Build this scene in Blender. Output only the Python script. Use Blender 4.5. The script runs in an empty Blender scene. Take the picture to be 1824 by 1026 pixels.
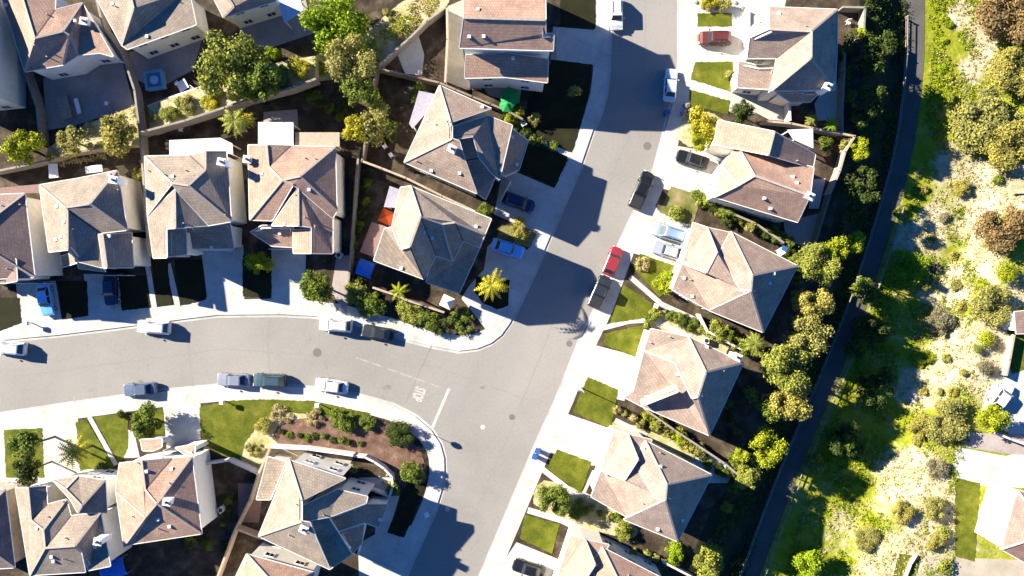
import bpy, bmesh, math, random
from mathutils import Vector, Matrix
from mathutils.geometry import tessellate_polygon
R = math.radians
scene = bpy.context.scene
COL = scene.collection
HC, S = 97.0, 0.08            # camera height (m), ground metres per photo pixel at z = 0
SUN_EL, SUN_AZ = 25.5, 25.0   # sun comes from the left, turned this far towards the top of the picture

# ---------------- camera ----------------
cam = bpy.data.cameras.new('camera'); camo = bpy.data.objects.new('camera', cam); COL.objects.link(camo)
camo.location = (0, 0, HC); camo.rotation_euler = (0, 0, 0)
cam.sensor_width = 36; cam.lens = 36 * HC / (1824 * S); cam.clip_start = 1; cam.clip_end = 5000
scene.camera = camo
# ---------------- world and sun ----------------
w = bpy.data.worlds.new('World'); scene.world = w; w.use_nodes = True
nt = w.node_tree; nt.nodes.clear()
sky = nt.nodes.new('ShaderNodeTexSky'); sky.sky_type = 'NISHITA'; sky.sun_disc = False
sd = Vector((-math.cos(R(SUN_AZ)) * math.cos(R(SUN_EL)), math.sin(R(SUN_AZ)) * math.cos(R(SUN_EL)), math.sin(R(SUN_EL))))
sky.sun_elevation = R(SUN_EL); sky.sun_rotation = math.atan2(sd.x, sd.y)
sky.air_density = 1.0; sky.dust_density = 0.0; sky.ozone_density = 8.0; sky.altitude = 1500
bg = nt.nodes.new('ShaderNodeBackground'); bg.inputs[1].default_value = 0.058
out = nt.nodes.new('ShaderNodeOutputWorld')
tint = nt.nodes.new('ShaderNodeMix'); tint.data_type = 'RGBA'; tint.blend_type = 'MULTIPLY'; tint.inputs[0].default_value = 1.0; tint.inputs[7].default_value = (.25, .70, 1.0, 1)   # deep clear-day blue
nt.links.new(sky.outputs[0], tint.inputs[6]); nt.links.new(tint.outputs[2], bg.inputs[0]); nt.links.new(bg.outputs[0], out.inputs[0])
sl = bpy.data.lights.new('sun', 'SUN'); sl.energy = 5.0; sl.angle = R(0.5); sl.color = (1.0, 0.925, 0.785)
slo = bpy.data.objects.new('sun', sl); COL.objects.link(slo); slo.location = sd * 200
slo.rotation_euler = sd.to_track_quat('Z', 'Y').to_euler()
vs = scene.view_settings; vs.view_transform = 'Standard'; vs.look = 'None'; vs.gamma = 1.0; vs.use_curve_mapping = False
vs.exposure = 1.92
scene.cycles.max_bounces = 4; scene.cycles.diffuse_bounces = 2

# ---------------- helpers ----------------
def P(x, y, h=0.0):
    k = S * (HC - h) / HC
    return Vector(((x - 912) * k, -(y - 513) * k, h))
def G(x, y, z=0.0):            # ground position, then lifted
    p = P(x, y, 0); p.z = z; return p
def lerp_tab(tab, y):
    if y <= tab[0][1]: return tab[0][0]
    for (x0, y0), (x1, y1) in zip(tab, tab[1:]):
        if y <= y1: return x0 + (x1 - x0) * (y - y0) / (y1 - y0)
    return tab[-1][0]
# the greenbelt lies lower than the house lots: EDGE is the top of its bank, TR the trail (photo pixels)
TR = [(1630, -600), (1630, 0), (1628, 137), (1608, 278), (1575, 395), (1530, 535), (1481, 660), (1437, 763), (1398, 855), (1350, 985), (1330, 1040), (1040, 1700)]
EDGE = [(1530, -600), (1530, 243), (1500, 330), (1470, 440), (1440, 560), (1400, 690), (1345, 780), (1330, 830), (1270, 900), (1215, 1030), (960, 1600)]
DEPTH, LOT = -3.8, -1.8
def sstep(t): t = max(0.0, min(1.0, t)); return t * t * (3 - 2 * t)
def in_poly(x, y, poly):
    c = False; n = len(poly)
    for i in range(n):
        (x0, y0), (x1, y1) = poly[i], poly[i - 1]
        if (y0 > y) != (y1 > y) and x < (x1 - x0) * (y - y0) / (y1 - y0) + x0: c = not c
    return c
BANKS = (([(266, 188), (330, 167), (372, 149), (400, 135), (520, 106), (562, 100), (562, 140), (520, 158), (440, 179), (400, 193), (330, 216), (268, 236)], 1.9),
         ([(86, 264), (160, 219), (244, 188), (251, 258), (190, 264), (117, 277), (88, 287)], 1.5))
def T(x, y):
    for poly, hh in BANKS:
        if in_poly(x, y, poly): return hh
    e = lerp_tab(EDGE, y); c = lerp_tab(TR, y)
    if x <= e: return 0.0
    if x < c + 130: return DEPTH * sstep((x - e) / max(c - 22 - e, 20))
    return DEPTH + (LOT - DEPTH) * sstep((x - c - 130) / 130)
def tag(o, label=None, cat=None, group=None, kind=None):
    if label: o['label'] = label
    if cat: o['category'] = cat
    if group: o['group'] = group
    if kind: o['kind'] = kind
    return o
def empty(name, loc=(0, 0, 0), rz=0.0):
    o = bpy.data.objects.new(name, None); COL.objects.link(o); o.location = loc; o.rotation_euler = (0, 0, rz)
    o.empty_display_size = 0.5
    return o
def mobj(name, verts, faces, mat, parent=None, smooth=False, mats=None, midx=None, uvs=None):
    me = bpy.data.meshes.new(name); me.from_pydata([tuple(v) for v in verts], [], faces)
    if mats:
        for m in mats: me.materials.append(m)
        if midx: me.polygons.foreach_set('material_index', midx)
    elif mat: me.materials.append(mat)
    if smooth: me.polygons.foreach_set('use_smooth', [True] * len(me.polygons))
    if uvs:
        ul = me.uv_layers.new(name='UVMap')
        for i, uv in enumerate(uvs): ul.data[i].uv = uv
    me.update()
    o = bpy.data.objects.new(name, me); COL.objects.link(o)
    if parent: o.parent = parent
    return o
class MB:
    def __init__(s): s.v = []; s.f = []; s.m = []
    def quad(s, a, b, c, d, m=0):
        n = len(s.v); s.v += [a, b, c, d]; s.f.append((n, n + 1, n + 2, n + 3)); s.m.append(m)
    def box(s, x0, y0, z0, x1, y1, z1, M=None, m=0):
        n = len(s.v)
        for z in (z0, z1):
            for x, y in ((x0, y0), (x1, y0), (x1, y1), (x0, y1)):
                p = Vector((x, y, z)); s.v.append(M @ p if M else p)
        for f in ((0, 3, 2, 1), (4, 5, 6, 7), (0, 1, 5, 4), (1, 2, 6, 5), (2, 3, 7, 6), (3, 0, 4, 7)):
            s.f.append(tuple(n + i for i in f)); s.m.append(m)
    def bar(s, a, b, w, h, m=0, up=Vector((0, 0, 1))):      # rectangular bar from a to b
        a = Vector(a); b = Vector(b); d = (b - a); L = d.length
        if L < 1e-5: return
        d /= L; sx = d.cross(up)
        if sx.length < 1e-3: sx = Vector((1, 0, 0))
        sx.normalize(); u = sx.cross(d)
        n = len(s.v)
        for p in (a, b):
            for i, j in ((-1, -1), (1, -1), (1, 1), (-1, 1)):
                s.v.append(p + sx * i * w / 2 + u * j * h / 2)
        for f in ((0, 1, 2, 3), (7, 6, 5, 4), (0, 4, 5, 1), (1, 5, 6, 2), (2, 6, 7, 3), (3, 7, 4, 0)):
            s.f.append(tuple(n + i for i in f)); s.m.append(m)
    def tube(s, a, b, r0, r1, k=8, m=0, cap=True):
        a = Vector(a); b = Vector(b); d = (b - a).normalized()
        sx = d.cross(Vector((0, 0, 1)))
        if sx.length < 1e-3: sx = Vector((1, 0, 0))
        sx.normalize(); u = sx.cross(d); n = len(s.v)
        for p, r in ((a, r0), (b, r1)):
            for i in range(k):
                t = 2 * math.pi * i / k; s.v.append(p + sx * math.cos(t) * r + u * math.sin(t) * r)
        for i in range(k):
            j = (i + 1) % k; s.f.append((n + i, n + j, n + k + j, n + k + i)); s.m.append(m)
        if cap:
            s.f.append(tuple(n + k + i for i in range(k))); s.m.append(m)
            s.f.append(tuple(n + k - 1 - i for i in range(k))); s.m.append(m)
    def build(s, name, mat, parent=None, smooth=False, mats=None):
        return mobj(name, s.v, s.f, mat, parent, smooth, mats, s.m if mats else None)

def chaikin(p, n=2, closed=False):
    for _ in range(n):
        q = []
        L = len(p)
        rng = range(L) if closed else range(L - 1)
        if not closed: q.append(p[0])
        for i in rng:
            a, b = p[i], p[(i + 1) % L]
            q.append((a[0] * .75 + b[0] * .25, a[1] * .75 + b[1] * .25)); q.append((a[0] * .25 + b[0] * .75, a[1] * .25 + b[1] * .75))
        if not closed: q.append(p[-1])
        p = q
    return p
def area2(p):
    return sum(p[i][0] * p[(i + 1) % len(p)][1] - p[(i + 1) % len(p)][0] * p[i][1] for i in range(len(p)))
zc = [0]
STAG = {'driveway': 0, 'path': .010, 'lawn': .016, 'planting_bed': .001, 'patio_paving': 0.006, 'lot_paving': 0}
def sheet(name, pts, z, mat, skirt=None, kind='structure', sm=0, gz=0.0):
    """flat polygon from photo pixels at height z; skirt = depth of vertical sides"""
    if sm: pts = chaikin(pts, sm, True)
    if name in STAG: zc[0] += 1; z += STAG[name] + .0021 * (zc[0] % 5)
    if name == 'lawn' or name == 'planting_bed':
        rr = random.Random(len(pts) * 7 + int(pts[0][0])); q = []
        for i, (x0, y0) in enumerate(pts):
            x1, y1 = pts[(i + 1) % len(pts)]; n = max(1, int(math.hypot(x1 - x0, y1 - y0) / 3.5))
            for k in range(n): q.append((x0 + (x1 - x0) * k / n + rr.uniform(-.8, .8) * (k > 0), y0 + (y1 - y0) * k / n + rr.uniform(-.8, .8) * (k > 0)))
        pts = q
    z += gz; v = [P(x, y, gz) for x, y in pts]
    for q in v: q.z = z
    if area2(v) < 0: v.reverse()
    n = len(v)
    f = []
    for t in tessellate_polygon([v]):
        a, b, c = (v[i] for i in t)
        if (b - a).cross(c - a).z < 0: t = (t[2], t[1], t[0])
        f.append(tuple(t))
    if skirt:
        v = v + [Vector((p.x, p.y, z - skirt)) for p in v]
        for i in range(n):
            j = (i + 1) % n; f.append((i, i + n, j + n, j))
    o = mobj(name, v, f, mat)
    if kind: o['kind'] = kind
    return o
def offs(line, d):
    out = []
    for i, p in enumerate(line):
        a = line[max(i - 1, 0)]; b = line[min(i + 1, len(line) - 1)]
        dx, dy = b[0] - a[0], b[1] - a[1]; L = math.hypot(dx, dy) or 1
        out.append((p[0] - dy / L * d, p[1] + dx / L * d))
    return out
def band(line, d0, d1): return offs(line, d0) + offs(line, d1)[::-1]

# ---------------- materials ----------------
MATS = {}
def nodes(name):
    m = bpy.data.materials.new(name); m.use_nodes = True; t = m.node_tree
    b = t.nodes['Principled BSDF']; MATS[name] = m
    return m, t, b
def ramp(t, fac, stops):
    r = t.nodes.new('ShaderNodeValToRGB'); e = r.color_ramp.elements
    while len(e) > 1: e.remove(e[-1])
    e[0].position = stops[0][0]; e[0].color = (*stops[0][1], 1)
    for p, c in stops[1:]:
        x = e.new(p); x.color = (*c, 1)
    t.links.new(fac, r.inputs[0]); return r.outputs[0]
def pos(t): return t.nodes.new('ShaderNodeNewGeometry').outputs['Position']
def noise(t, vec, scale, detail=4, rough=.6, dist=0.0):
    n = t.nodes.new('ShaderNodeTexNoise'); n.inputs['Scale'].default_value = scale; n.inputs['Detail'].default_value = detail
    n.inputs['Roughness'].default_value = rough; n.inputs['Distortion'].default_value = dist
    t.links.new(vec, n.inputs['Vector']); return n.outputs[0]
def mix(t, a, b, fac, mode='MIX'):
    m = t.nodes.new('ShaderNodeMix'); m.data_type = 'RGBA'; m.blend_type = mode
    for s_, v_ in ((0, fac), (6, a), (7, b)):
        if hasattr(v_, 'links'): t.links.new(v_, m.inputs[s_])
        elif isinstance(v_, tuple): m.inputs[s_].default_value = (*v_, 1)
        else: m.inputs[s_].default_value = v_
    return m.outputs[2]
def mat_plain(name, c, rough=.6, metal=0.0, var=0.0, scale=1.5, spec=.3, coat=0):
    m, t, b = nodes(name)
    b.inputs['Roughness'].default_value = rough; b.inputs['Metallic'].default_value = metal
    b.inputs['Specular IOR Level'].default_value = spec
    if coat: b.inputs['Coat Weight'].default_value = coat
    if var:
        n = noise(t, pos(t), scale, 5)
        lo = tuple(x * (1 - var) for x in c); hi = tuple(min(x * (1 + var), .95) for x in c)
        t.links.new(ramp(t, n, [(.3, lo), (.7, hi)]), b.inputs['Base Color'])
    else: b.inputs['Base Color'].default_value = (*c, 1)
    return m
def mat_noise(name, stops, scale, fine=None, fscale=8, rough=.9, bump=0, dist=0.3, detail=6):
    m, t, b = nodes(name); p = pos(t)
    b.inputs['Roughness'].default_value = rough; b.inputs['Specular IOR Level'].default_value = .15
    c = ramp(t, noise(t, p, scale, detail, .62, dist), stops)
    if fine:
        g = ramp(t, noise(t, p, fscale, 4, .7), [(.3, (fine[0],) * 3), (.7, (fine[1],) * 3)])
        c = mix(t, c, g, 1.0, 'MULTIPLY')
    t.links.new(c, b.inputs['Base Color'])
    if bump:
        bn = t.nodes.new('ShaderNodeBump'); bn.inputs['Strength'].default_value = bump; bn.inputs['Distance'].default_value = .1
        t.links.new(noise(t, p, fscale, 3), bn.inputs['Height']); t.links.new(bn.outputs[0], b.inputs['Normal'])
    return m
def mat_roof(name, c1, c2):
    m, t, b = nodes(name); b.inputs['Roughness'].default_value = .85; b.inputs['Specular IOR Level'].default_value = .2
    uv = t.nodes.new('ShaderNodeUVMap').outputs[0]
    br = t.nodes.new('ShaderNodeTexBrick'); t.links.new(uv, br.inputs['Vector'])
    br.inputs['Scale'].default_value = 1.0; br.inputs['Brick Width'].default_value = .34; br.inputs['Row Height'].default_value = .38
    br.inputs['Mortar Size'].default_value = .03; br.inputs['Mortar Smooth'].default_value = .4; br.inputs['Bias'].default_value = 0
    br.inputs['Color1'].default_value = (*c1, 1); br.inputs['Color2'].default_value = (*c2, 1)
    br.inputs['Mortar'].default_value = (*[x * .76 for x in c2], 1)
    p = pos(t)
    st = ramp(t, noise(t, p, .5, 6, .7), [(.32, (.74, .74, .76)), (.68, (1.18, 1.16, 1.12))])
    c = mix(t, br.outputs[0], st, 1.0, 'MULTIPLY')
    sp = ramp(t, noise(t, p, 6.5, 2, .6), [(.3, (.88,) * 3), (.7, (1.1,) * 3)])
    c = mix(t, c, sp, 1.0, 'MULTIPLY')
    t.links.new(c, b.inputs['Base Color'])
    bn = t.nodes.new('ShaderNodeBump'); bn.inputs['Strength'].default_value = .35; bn.inputs['Distance'].default_value = .03
    t.links.new(br.outputs['Fac'], bn.inputs['Height']); bn.invert = True
    t.links.new(bn.outputs[0], b.inputs['Normal'])
    return m
def mat_leaf(name, c, var=.35, hue=(1.25, 1.1, .6)):
    m, t, b = nodes(name); b.inputs['Roughness'].default_value = .75; b.inputs['Specular IOR Level'].default_value = .15
    ri = t.nodes.new('ShaderNodeNewGeometry').outputs['Random Per Island']
    lo = tuple(x * (1 - var) for x in c); hi = tuple(x * (1 + var) * h for x, h in zip(c, hue))
    c1 = ramp(t, ri, [(0, lo), (.5, c), (1, hi)])
    n = ramp(t, noise(t, pos(t), 1.3, 3), [(.35, (.75,) * 3), (.65, (1.2,) * 3)])
    col = mix(t, c1, n, 1.0, 'MULTIPLY')
    t.links.new(col, b.inputs['Base Color'])
    tr = t.nodes.new('ShaderNodeBsdfTranslucent'); t.links.new(col, tr.inputs[0])
    ms = t.nodes.new('ShaderNodeMixShader'); ms.inputs[0].default_value = .25
    o = t.nodes['Material Output']
    t.links.new(b.outputs[0], ms.inputs[1]); t.links.new(tr.outputs[0], ms.inputs[2]); t.links.new(ms.outputs[0], o.inputs[0])
    return m

def mk_asphalt():
    m, t, b = nodes('asphalt'); p = pos(t)
    b.inputs['Roughness'].default_value = .9; b.inputs['Specular IOR Level'].default_value = .2
    c = ramp(t, noise(t, p, .06, 5, .6, .5), [(.3, (.215, .200, .180)), (.5, (.245, .228, .206)), (.7, (.275, .255, .229))])
    g = ramp(t, noise(t, p, 3.0, 5, .75), [(.3, (.90,) * 3), (.7, (1.08,) * 3)])
    c = mix(t, c, g, 1.0, 'MULTIPLY')
    v = t.nodes.new('ShaderNodeTexVoronoi'); v.feature = 'DISTANCE_TO_EDGE'; v.inputs['Scale'].default_value = .13
    mp = t.nodes.new('ShaderNodeVectorMath'); mp.operation = 'ADD'
    nn = t.nodes.new('ShaderNodeTexNoise'); nn.inputs['Scale'].default_value = .5; t.links.new(p, nn.inputs['Vector'])
    sc = t.nodes.new('ShaderNodeVectorMath'); sc.operation = 'SCALE'; sc.inputs['Scale'].default_value = 3.0
    t.links.new(nn.outputs['Color'], sc.inputs[0]); t.links.new(p, mp.inputs[0]); t.links.new(sc.outputs[0], mp.inputs[1]); t.links.new(mp.outputs[0], v.inputs['Vector'])
    ck = ramp(t, v.outputs[0], [(0, (.84,) * 3), (.008, (1,) * 3)])
    c = mix(t, c, ck, .6, 'MULTIPLY')
    t.links.new(c, b.inputs['Base Color'])
    return m
def mk_concrete(name, c):
    m, t, b = nodes(name); p = pos(t)
    b.inputs['Roughness'].default_value = .85; b.inputs['Specular IOR Level'].default_value = .25
    lo = tuple(x * .72 for x in c)
    k = ramp(t, noise(t, p, .35, 6, .65), [(.3, lo), (.65, c)])
    g = ramp(t, noise(t, p, 5, 4, .7), [(.3, (.92,) * 3), (.7, (1.04,) * 3)])
    k = mix(t, k, g, 1.0, 'MULTIPLY')
    rt = t.nodes.new('ShaderNodeVectorRotate'); rt.rotation_type = 'Z_AXIS'; rt.inputs['Angle'].default_value = R(24); t.links.new(p, rt.inputs['Vector'])
    br = t.nodes.new('ShaderNodeTexBrick'); br.offset = 0; br.inputs['Scale'].default_value = 1; br.inputs['Brick Width'].default_value = 2.4; br.inputs['Row Height'].default_value = 2.4
    br.inputs['Mortar Size'].default_value = .025; br.inputs['Color1'].default_value = (1, 1, 1, 1); br.inputs['Color2'].default_value = (.93, .93, .93, 1); br.inputs['Mortar'].default_value = (.72, .72, .72, 1)
    t.links.new(rt.outputs[0], br.inputs['Vector'])
    k = mix(t, k, br.outputs[0], 1.0, 'MULTIPLY')
    t.links.new(k, b.inputs['Base Color'])
    return m
M = {}
M['asphalt'] = mk_asphalt()
M['conc'] = mk_concrete('concrete', (.52, .50, .455))
M['gutter'] = mk_concrete('gutter concrete', (.47, .45, .41))
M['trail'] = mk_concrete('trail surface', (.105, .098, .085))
M['patio'] = mk_concrete('patio paving', (.36, .31, .28))
M['tanpave'] = mk_concrete('tan paving', (.42, .36, .28))
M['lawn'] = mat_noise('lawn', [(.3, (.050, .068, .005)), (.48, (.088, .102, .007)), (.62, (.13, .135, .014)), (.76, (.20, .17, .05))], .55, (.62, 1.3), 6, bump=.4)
M['shadelawn'] = mat_noise('ground cover', [(.3, (.013, .013, .005)), (.6, (.020, .020, .007)), (.8, (.040, .038, .013))], .5, (.6, 1.3), 6, bump=.5)  # lawn with the shade of the houses painted into its colour
M['drylawn'] = mat_noise('dry lawn', [(.3, (.07, .10, .012)), (.5, (.16, .15, .05)), (.7, (.26, .21, .11))], .5, (.8, 1.15), 7, bump=.4)
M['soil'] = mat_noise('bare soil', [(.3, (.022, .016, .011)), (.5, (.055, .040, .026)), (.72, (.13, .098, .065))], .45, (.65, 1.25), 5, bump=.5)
M['tansoil'] = mat_noise('tan soil', [(.25, (.20, .19, .05)), (.42, (.34, .31, .13)), (.56, (.46, .40, .24)), (.75, (.55, .48, .36))], .6, (.7, 1.2), 5, bump=.5)
M['mulch'] = mat_noise('red mulch', [(.3, (.09, .05, .035)), (.55, (.17, .10, .07)), (.75, (.28, .19, .14))], .8, (.6, 1.25), 6, bump=.5)
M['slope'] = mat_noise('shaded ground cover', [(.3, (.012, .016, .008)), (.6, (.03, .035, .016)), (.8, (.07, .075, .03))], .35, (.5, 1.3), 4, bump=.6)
M['field_old'] = mat_noise('meadow', [(.30, (.085, .13, .010)), (.44, (.15, .19, .022)), (.53, (.24, .24, .065)), (.62, (.37, .33, .19)), (.74, (.47, .42, .31))], .085, (.66, 1.25), 2.2, bump=.6, dist=.9, detail=9)
M['fieldgreen'] = mat_noise('green meadow', [(.28, (.12, .165, .005)), (.45, (.19, .24, .008)), (.62, (.27, .29, .02)), (.78, (.36, .34, .10))], .3, (.68, 1.25), 2.6, bump=.6, dist=.6, detail=8)
def mk_field():
    m, t, b = nodes('meadow'); p = pos(t); b.inputs['Roughness'].default_value = .95; b.inputs['Specular IOR Level'].default_value = .1
    g = ramp(t, noise(t, p, .22, 9, .72, .8), [(.30, (.12, .150, .006)), (.45, (.19, .215, .010)), (.58, (.26, .26, .03)), (.72, (.36, .33, .12))])
    s_ = ramp(t, noise(t, p, .35, 8, .7, .5), [(.3, (.30, .27, .10)), (.5, (.42, .37, .23)), (.7, (.56, .50, .38))])
    at_ = t.nodes.new('ShaderNodeAttribute'); at_.attribute_name = 'sand'
    n2 = noise(t, p, .45, 9, .75, .6)
    ad = t.nodes.new('ShaderNodeMath'); ad.operation = 'MULTIPLY_ADD'; ad.inputs[1].default_value = 1.6; t.links.new(n2, ad.inputs[0]); ad.inputs[2].default_value = -.8
    a2 = t.nodes.new('ShaderNodeMath'); a2.operation = 'ADD'; t.links.new(at_.outputs['Fac'], a2.inputs[0]); t.links.new(ad.outputs[0], a2.inputs[1])
    f = ramp(t, a2.outputs[0], [(.30, (0, 0, 0)), (.58, (1, 1, 1))])
    c = mix(t, g, s_, f)
    fn = ramp(t, noise(t, p, 2.6, 5, .75), [(.3, (.66,) * 3), (.7, (1.25,) * 3)])
    c = mix(t, c, fn, 1.0, 'MULTIPLY')
    t.links.new(c, b.inputs['Base Color'])
    bn = t.nodes.new('ShaderNodeBump'); bn.inputs['Strength'].default_value = .6; bn.inputs['Distance'].default_value = .12
    t.links.new(noise(t, p, 2.2, 4), bn.inputs['Height']); t.links.new(bn.outputs[0], b.inputs['Normal'])
    return m
M['field'] = mk_field()
M['stucco'] = mat_plain('cream stucco', (.76, .69, .57), .9, var=.08)
M['stuccow'] = mat_plain('white stucco', (.72, .71, .68), .9, var=.06)
M['trim'] = mat_plain('white trim', (.62, .58, .52), .6, var=.08)
M['valley'] = mat_plain('roof valley', (.07, .055, .05), .8)
M['cap'] = mat_plain('ridge tile', (.36, .30, .25), .85, var=.2, scale=4)
M['glass'] = mat_plain('window glass', (.02, .025, .03), .12, spec=.5)
M['frame'] = mat_plain('window frame', (.65, .65, .63), .5)
M['garage'] = mat_plain('garage door paint', (.6, .57, .52), .5, var=.05)
M['door'] = mat_plain('door paint', (.12, .06, .04), .5)
M['patcover'] = mat_plain('cream patio cover', (.66, .62, .54), .8, var=.07)
M['patwhite'] = mat_plain('white patio cover', (.72, .71, .70), .7, var=.1, scale=3)
M['patlav'] = mat_plain('grey patio cover', (.27, .25, .30), .8, var=.15, scale=3)
M['patred'] = mat_plain('brown patio cover', (.20, .12, .10), .8, var=.2, scale=3)
M['patblue'] = mat_plain('pale blue patio cover', (.45, .50, .62), .6, var=.1)
M['wood'] = mat_plain('weathered wood', (.20, .15, .11), .85, var=.25, scale=4)
M['wallgrey'] = mat_plain('grey block wall', (.24, .21, .17), .9, var=.2, scale=2)
M['walltan'] = mat_plain('tan block wall', (.36, .28, .21), .9, var=.18, scale=2)
M['wallwhite'] = mat_plain('white block wall', (.62, .56, .50), .9, var=.1, scale=2)
M['bark'] = mat_plain('bark', (.10, .075, .055), .95, var=.3, scale=8)
M['tyre'] = mat_plain('tyre rubber', (.012, .012, .013), .8)
M['rim'] = mat_plain('alloy', (.40, .40, .40), .4, 0)
M['carglass'] = mat_plain('car glass', (.015, .02, .028), .22, spec=.5)
M['headlight'] = mat_plain('lamp lens', (.7, .7, .68), .15)
M['taillight'] = mat_plain('red lens', (.35, .01, .01), .2)
M['black'] = mat_plain('black plastic', (.02, .02, .022), .6)
M['steel'] = mat_plain('galvanised steel', (.30, .30, .30), .6, 0)
M['iron'] = mat_plain('cast iron', (.13, .12, .11), .8, var=.3, scale=10)
M['paint'] = mat_plain('road paint', (.43, .41, .38), .8, var=.2, scale=5)
M['paintfade'] = mat_noise('faded road paint', [(.38, (.245, .222, .19)), (.62, (.38, .33, .26))], 1.2, (.9, 1.1), 8)
M['patch'] = mat_plain('asphalt patch', (.20, .187, .17), .92, var=.08, scale=3)
M['oil'] = mat_noise('worn oily asphalt', [(.4, (.16, .148, .135)), (.6, (.225, .21, .19))], 1.4, (.9, 1.1), 6)
M['stain'] = mat_plain('tar seam', (.215, .197, .175), .9, var=.1)
M['spotpale'] = mat_plain('pale utility cover', (.42, .40, .36), .8, var=.15, scale=6)
M['red'] = mat_plain('red enamel', (.45, .01, .01), .4)
M['white'] = mat_plain('white enamel', (.75, .75, .74), .5)
M['orange'] = mat_plain('orange canvas', (.62, .09, .02), .8, var=.15, scale=3)
M['bluecloth'] = mat_plain('blue tarpaulin', (.03, .13, .52), .5, var=.15, scale=3)
M['greencloth'] = mat_plain('green canvas', (.01, .22, .05), .7, var=.25, scale=3)
M['water'] = mat_plain('spa water', (.03, .16, .30), .08, spec=.5)
M['spashell'] = mat_plain('spa shell', (.18, .36, .48), .4)
M['bin'] = mat_plain('blue bin plastic', (.03, .09, .30), .5)
M['binb'] = mat_plain('dark bin plastic', (.02, .03, .03), .6)
M['pot'] = mat_plain('white pot', (.7, .68, .64), .7, var=.1)
for nm, c1, c2 in (('tan', (.33, .25, .195), (.27, .20, .16)), ('mauve', (.27, .19, .16), (.215, .15, .128)),
                   ('peach', (.40, .26, .19), (.33, .21, .155)), ('greige', (.31, .255, .20), (.255, .205, .16)),
                   ('sand', (.35, .265, .215), (.29, .22, .175)), ('pink', (.26, .165, .14), (.22, .135, .115))):
    M['r_' + nm] = mat_roof('roof tile ' + nm, c1, c2)
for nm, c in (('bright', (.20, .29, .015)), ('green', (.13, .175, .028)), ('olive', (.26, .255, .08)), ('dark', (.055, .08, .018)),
              ('yellow', (.37, .34, .03)), ('lime', (.27, .31, .02)), ('tan', (.36, .30, .15)), ('rust', (.235, .165, .075)),
              ('gold', (.30, .275, .07)), ('grey', (.20, .185, .12)), ('midgreen', (.225, .25, .05)), ('orange', (.36, .18, .04)), ('grass', (.19, .25, .012)), ('straw', (.44, .38, .20))):
    M['l_' + nm] = mat_leaf('foliage ' + nm, c)
# ================= ground, roads, paving =================
big = 900
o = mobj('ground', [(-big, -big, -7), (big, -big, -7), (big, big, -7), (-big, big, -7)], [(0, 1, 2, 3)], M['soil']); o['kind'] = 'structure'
KN = [(1083, -160), (1083, 0), (1085, 60), (1083, 130), (1078, 170), (1068, 205), (1055, 235), (1035, 293), (1010, 350), (967, 451), (935, 520), (908, 576),
      (893, 597), (875, 611), (850, 621), (817, 625), (773, 617), (729, 606), (690, 592), (640, 577), (600, 568), (560, 563), (500, 560), (388, 561), (330, 568), (269, 576), (200, 585), (100, 597), (0, 606), (-200, 622)]
KS = [(-200, 768), (0, 739), (132, 719), (292, 697), (400, 687), (470, 686), (537, 690), (600, 698), (642, 706), (700, 722), (740, 742), (768, 766), (784, 790), (791, 815), (792, 845), (787, 872), (778, 901), (765, 930), (722, 1026), (660, 1180)]
KE = [(1211, -160), (1211, 0), (1211, 110), (1206, 160), (1192, 205), (1168, 298), (1134, 372), (1105, 434), (1064, 546), (1032, 612), (994, 708), (951, 803), (900, 925), (857, 1026), (795, 1180)]
sheet('road', [(1050, -180), (1240, -180), (1240, 150), (1190, 300), (1060, 620), (880, 1060), (830, 1200), (640, 1200), (740, 860), (700, 760), (400, 720), (-220, 800), (-220, 590), (400, 540), (800, 590), (890, 560), (1040, 220)], 0.0, M['asphalt'])
# the three raised blocks
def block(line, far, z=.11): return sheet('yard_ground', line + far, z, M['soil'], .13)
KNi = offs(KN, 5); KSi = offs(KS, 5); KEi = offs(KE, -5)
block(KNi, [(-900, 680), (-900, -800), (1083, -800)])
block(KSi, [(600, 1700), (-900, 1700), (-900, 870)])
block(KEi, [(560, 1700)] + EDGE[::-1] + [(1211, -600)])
def walk(line, w): sheet('pavement', band(line, 0, w), .125, M['conc'], .14); sheet('gutter', band(line, -5 if w > 0 else 5, .3 if w > 0 else -.3), .004, M['gutter'])
walk(KN, 27); walk(KS, 27); walk(KE, -28)
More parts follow.
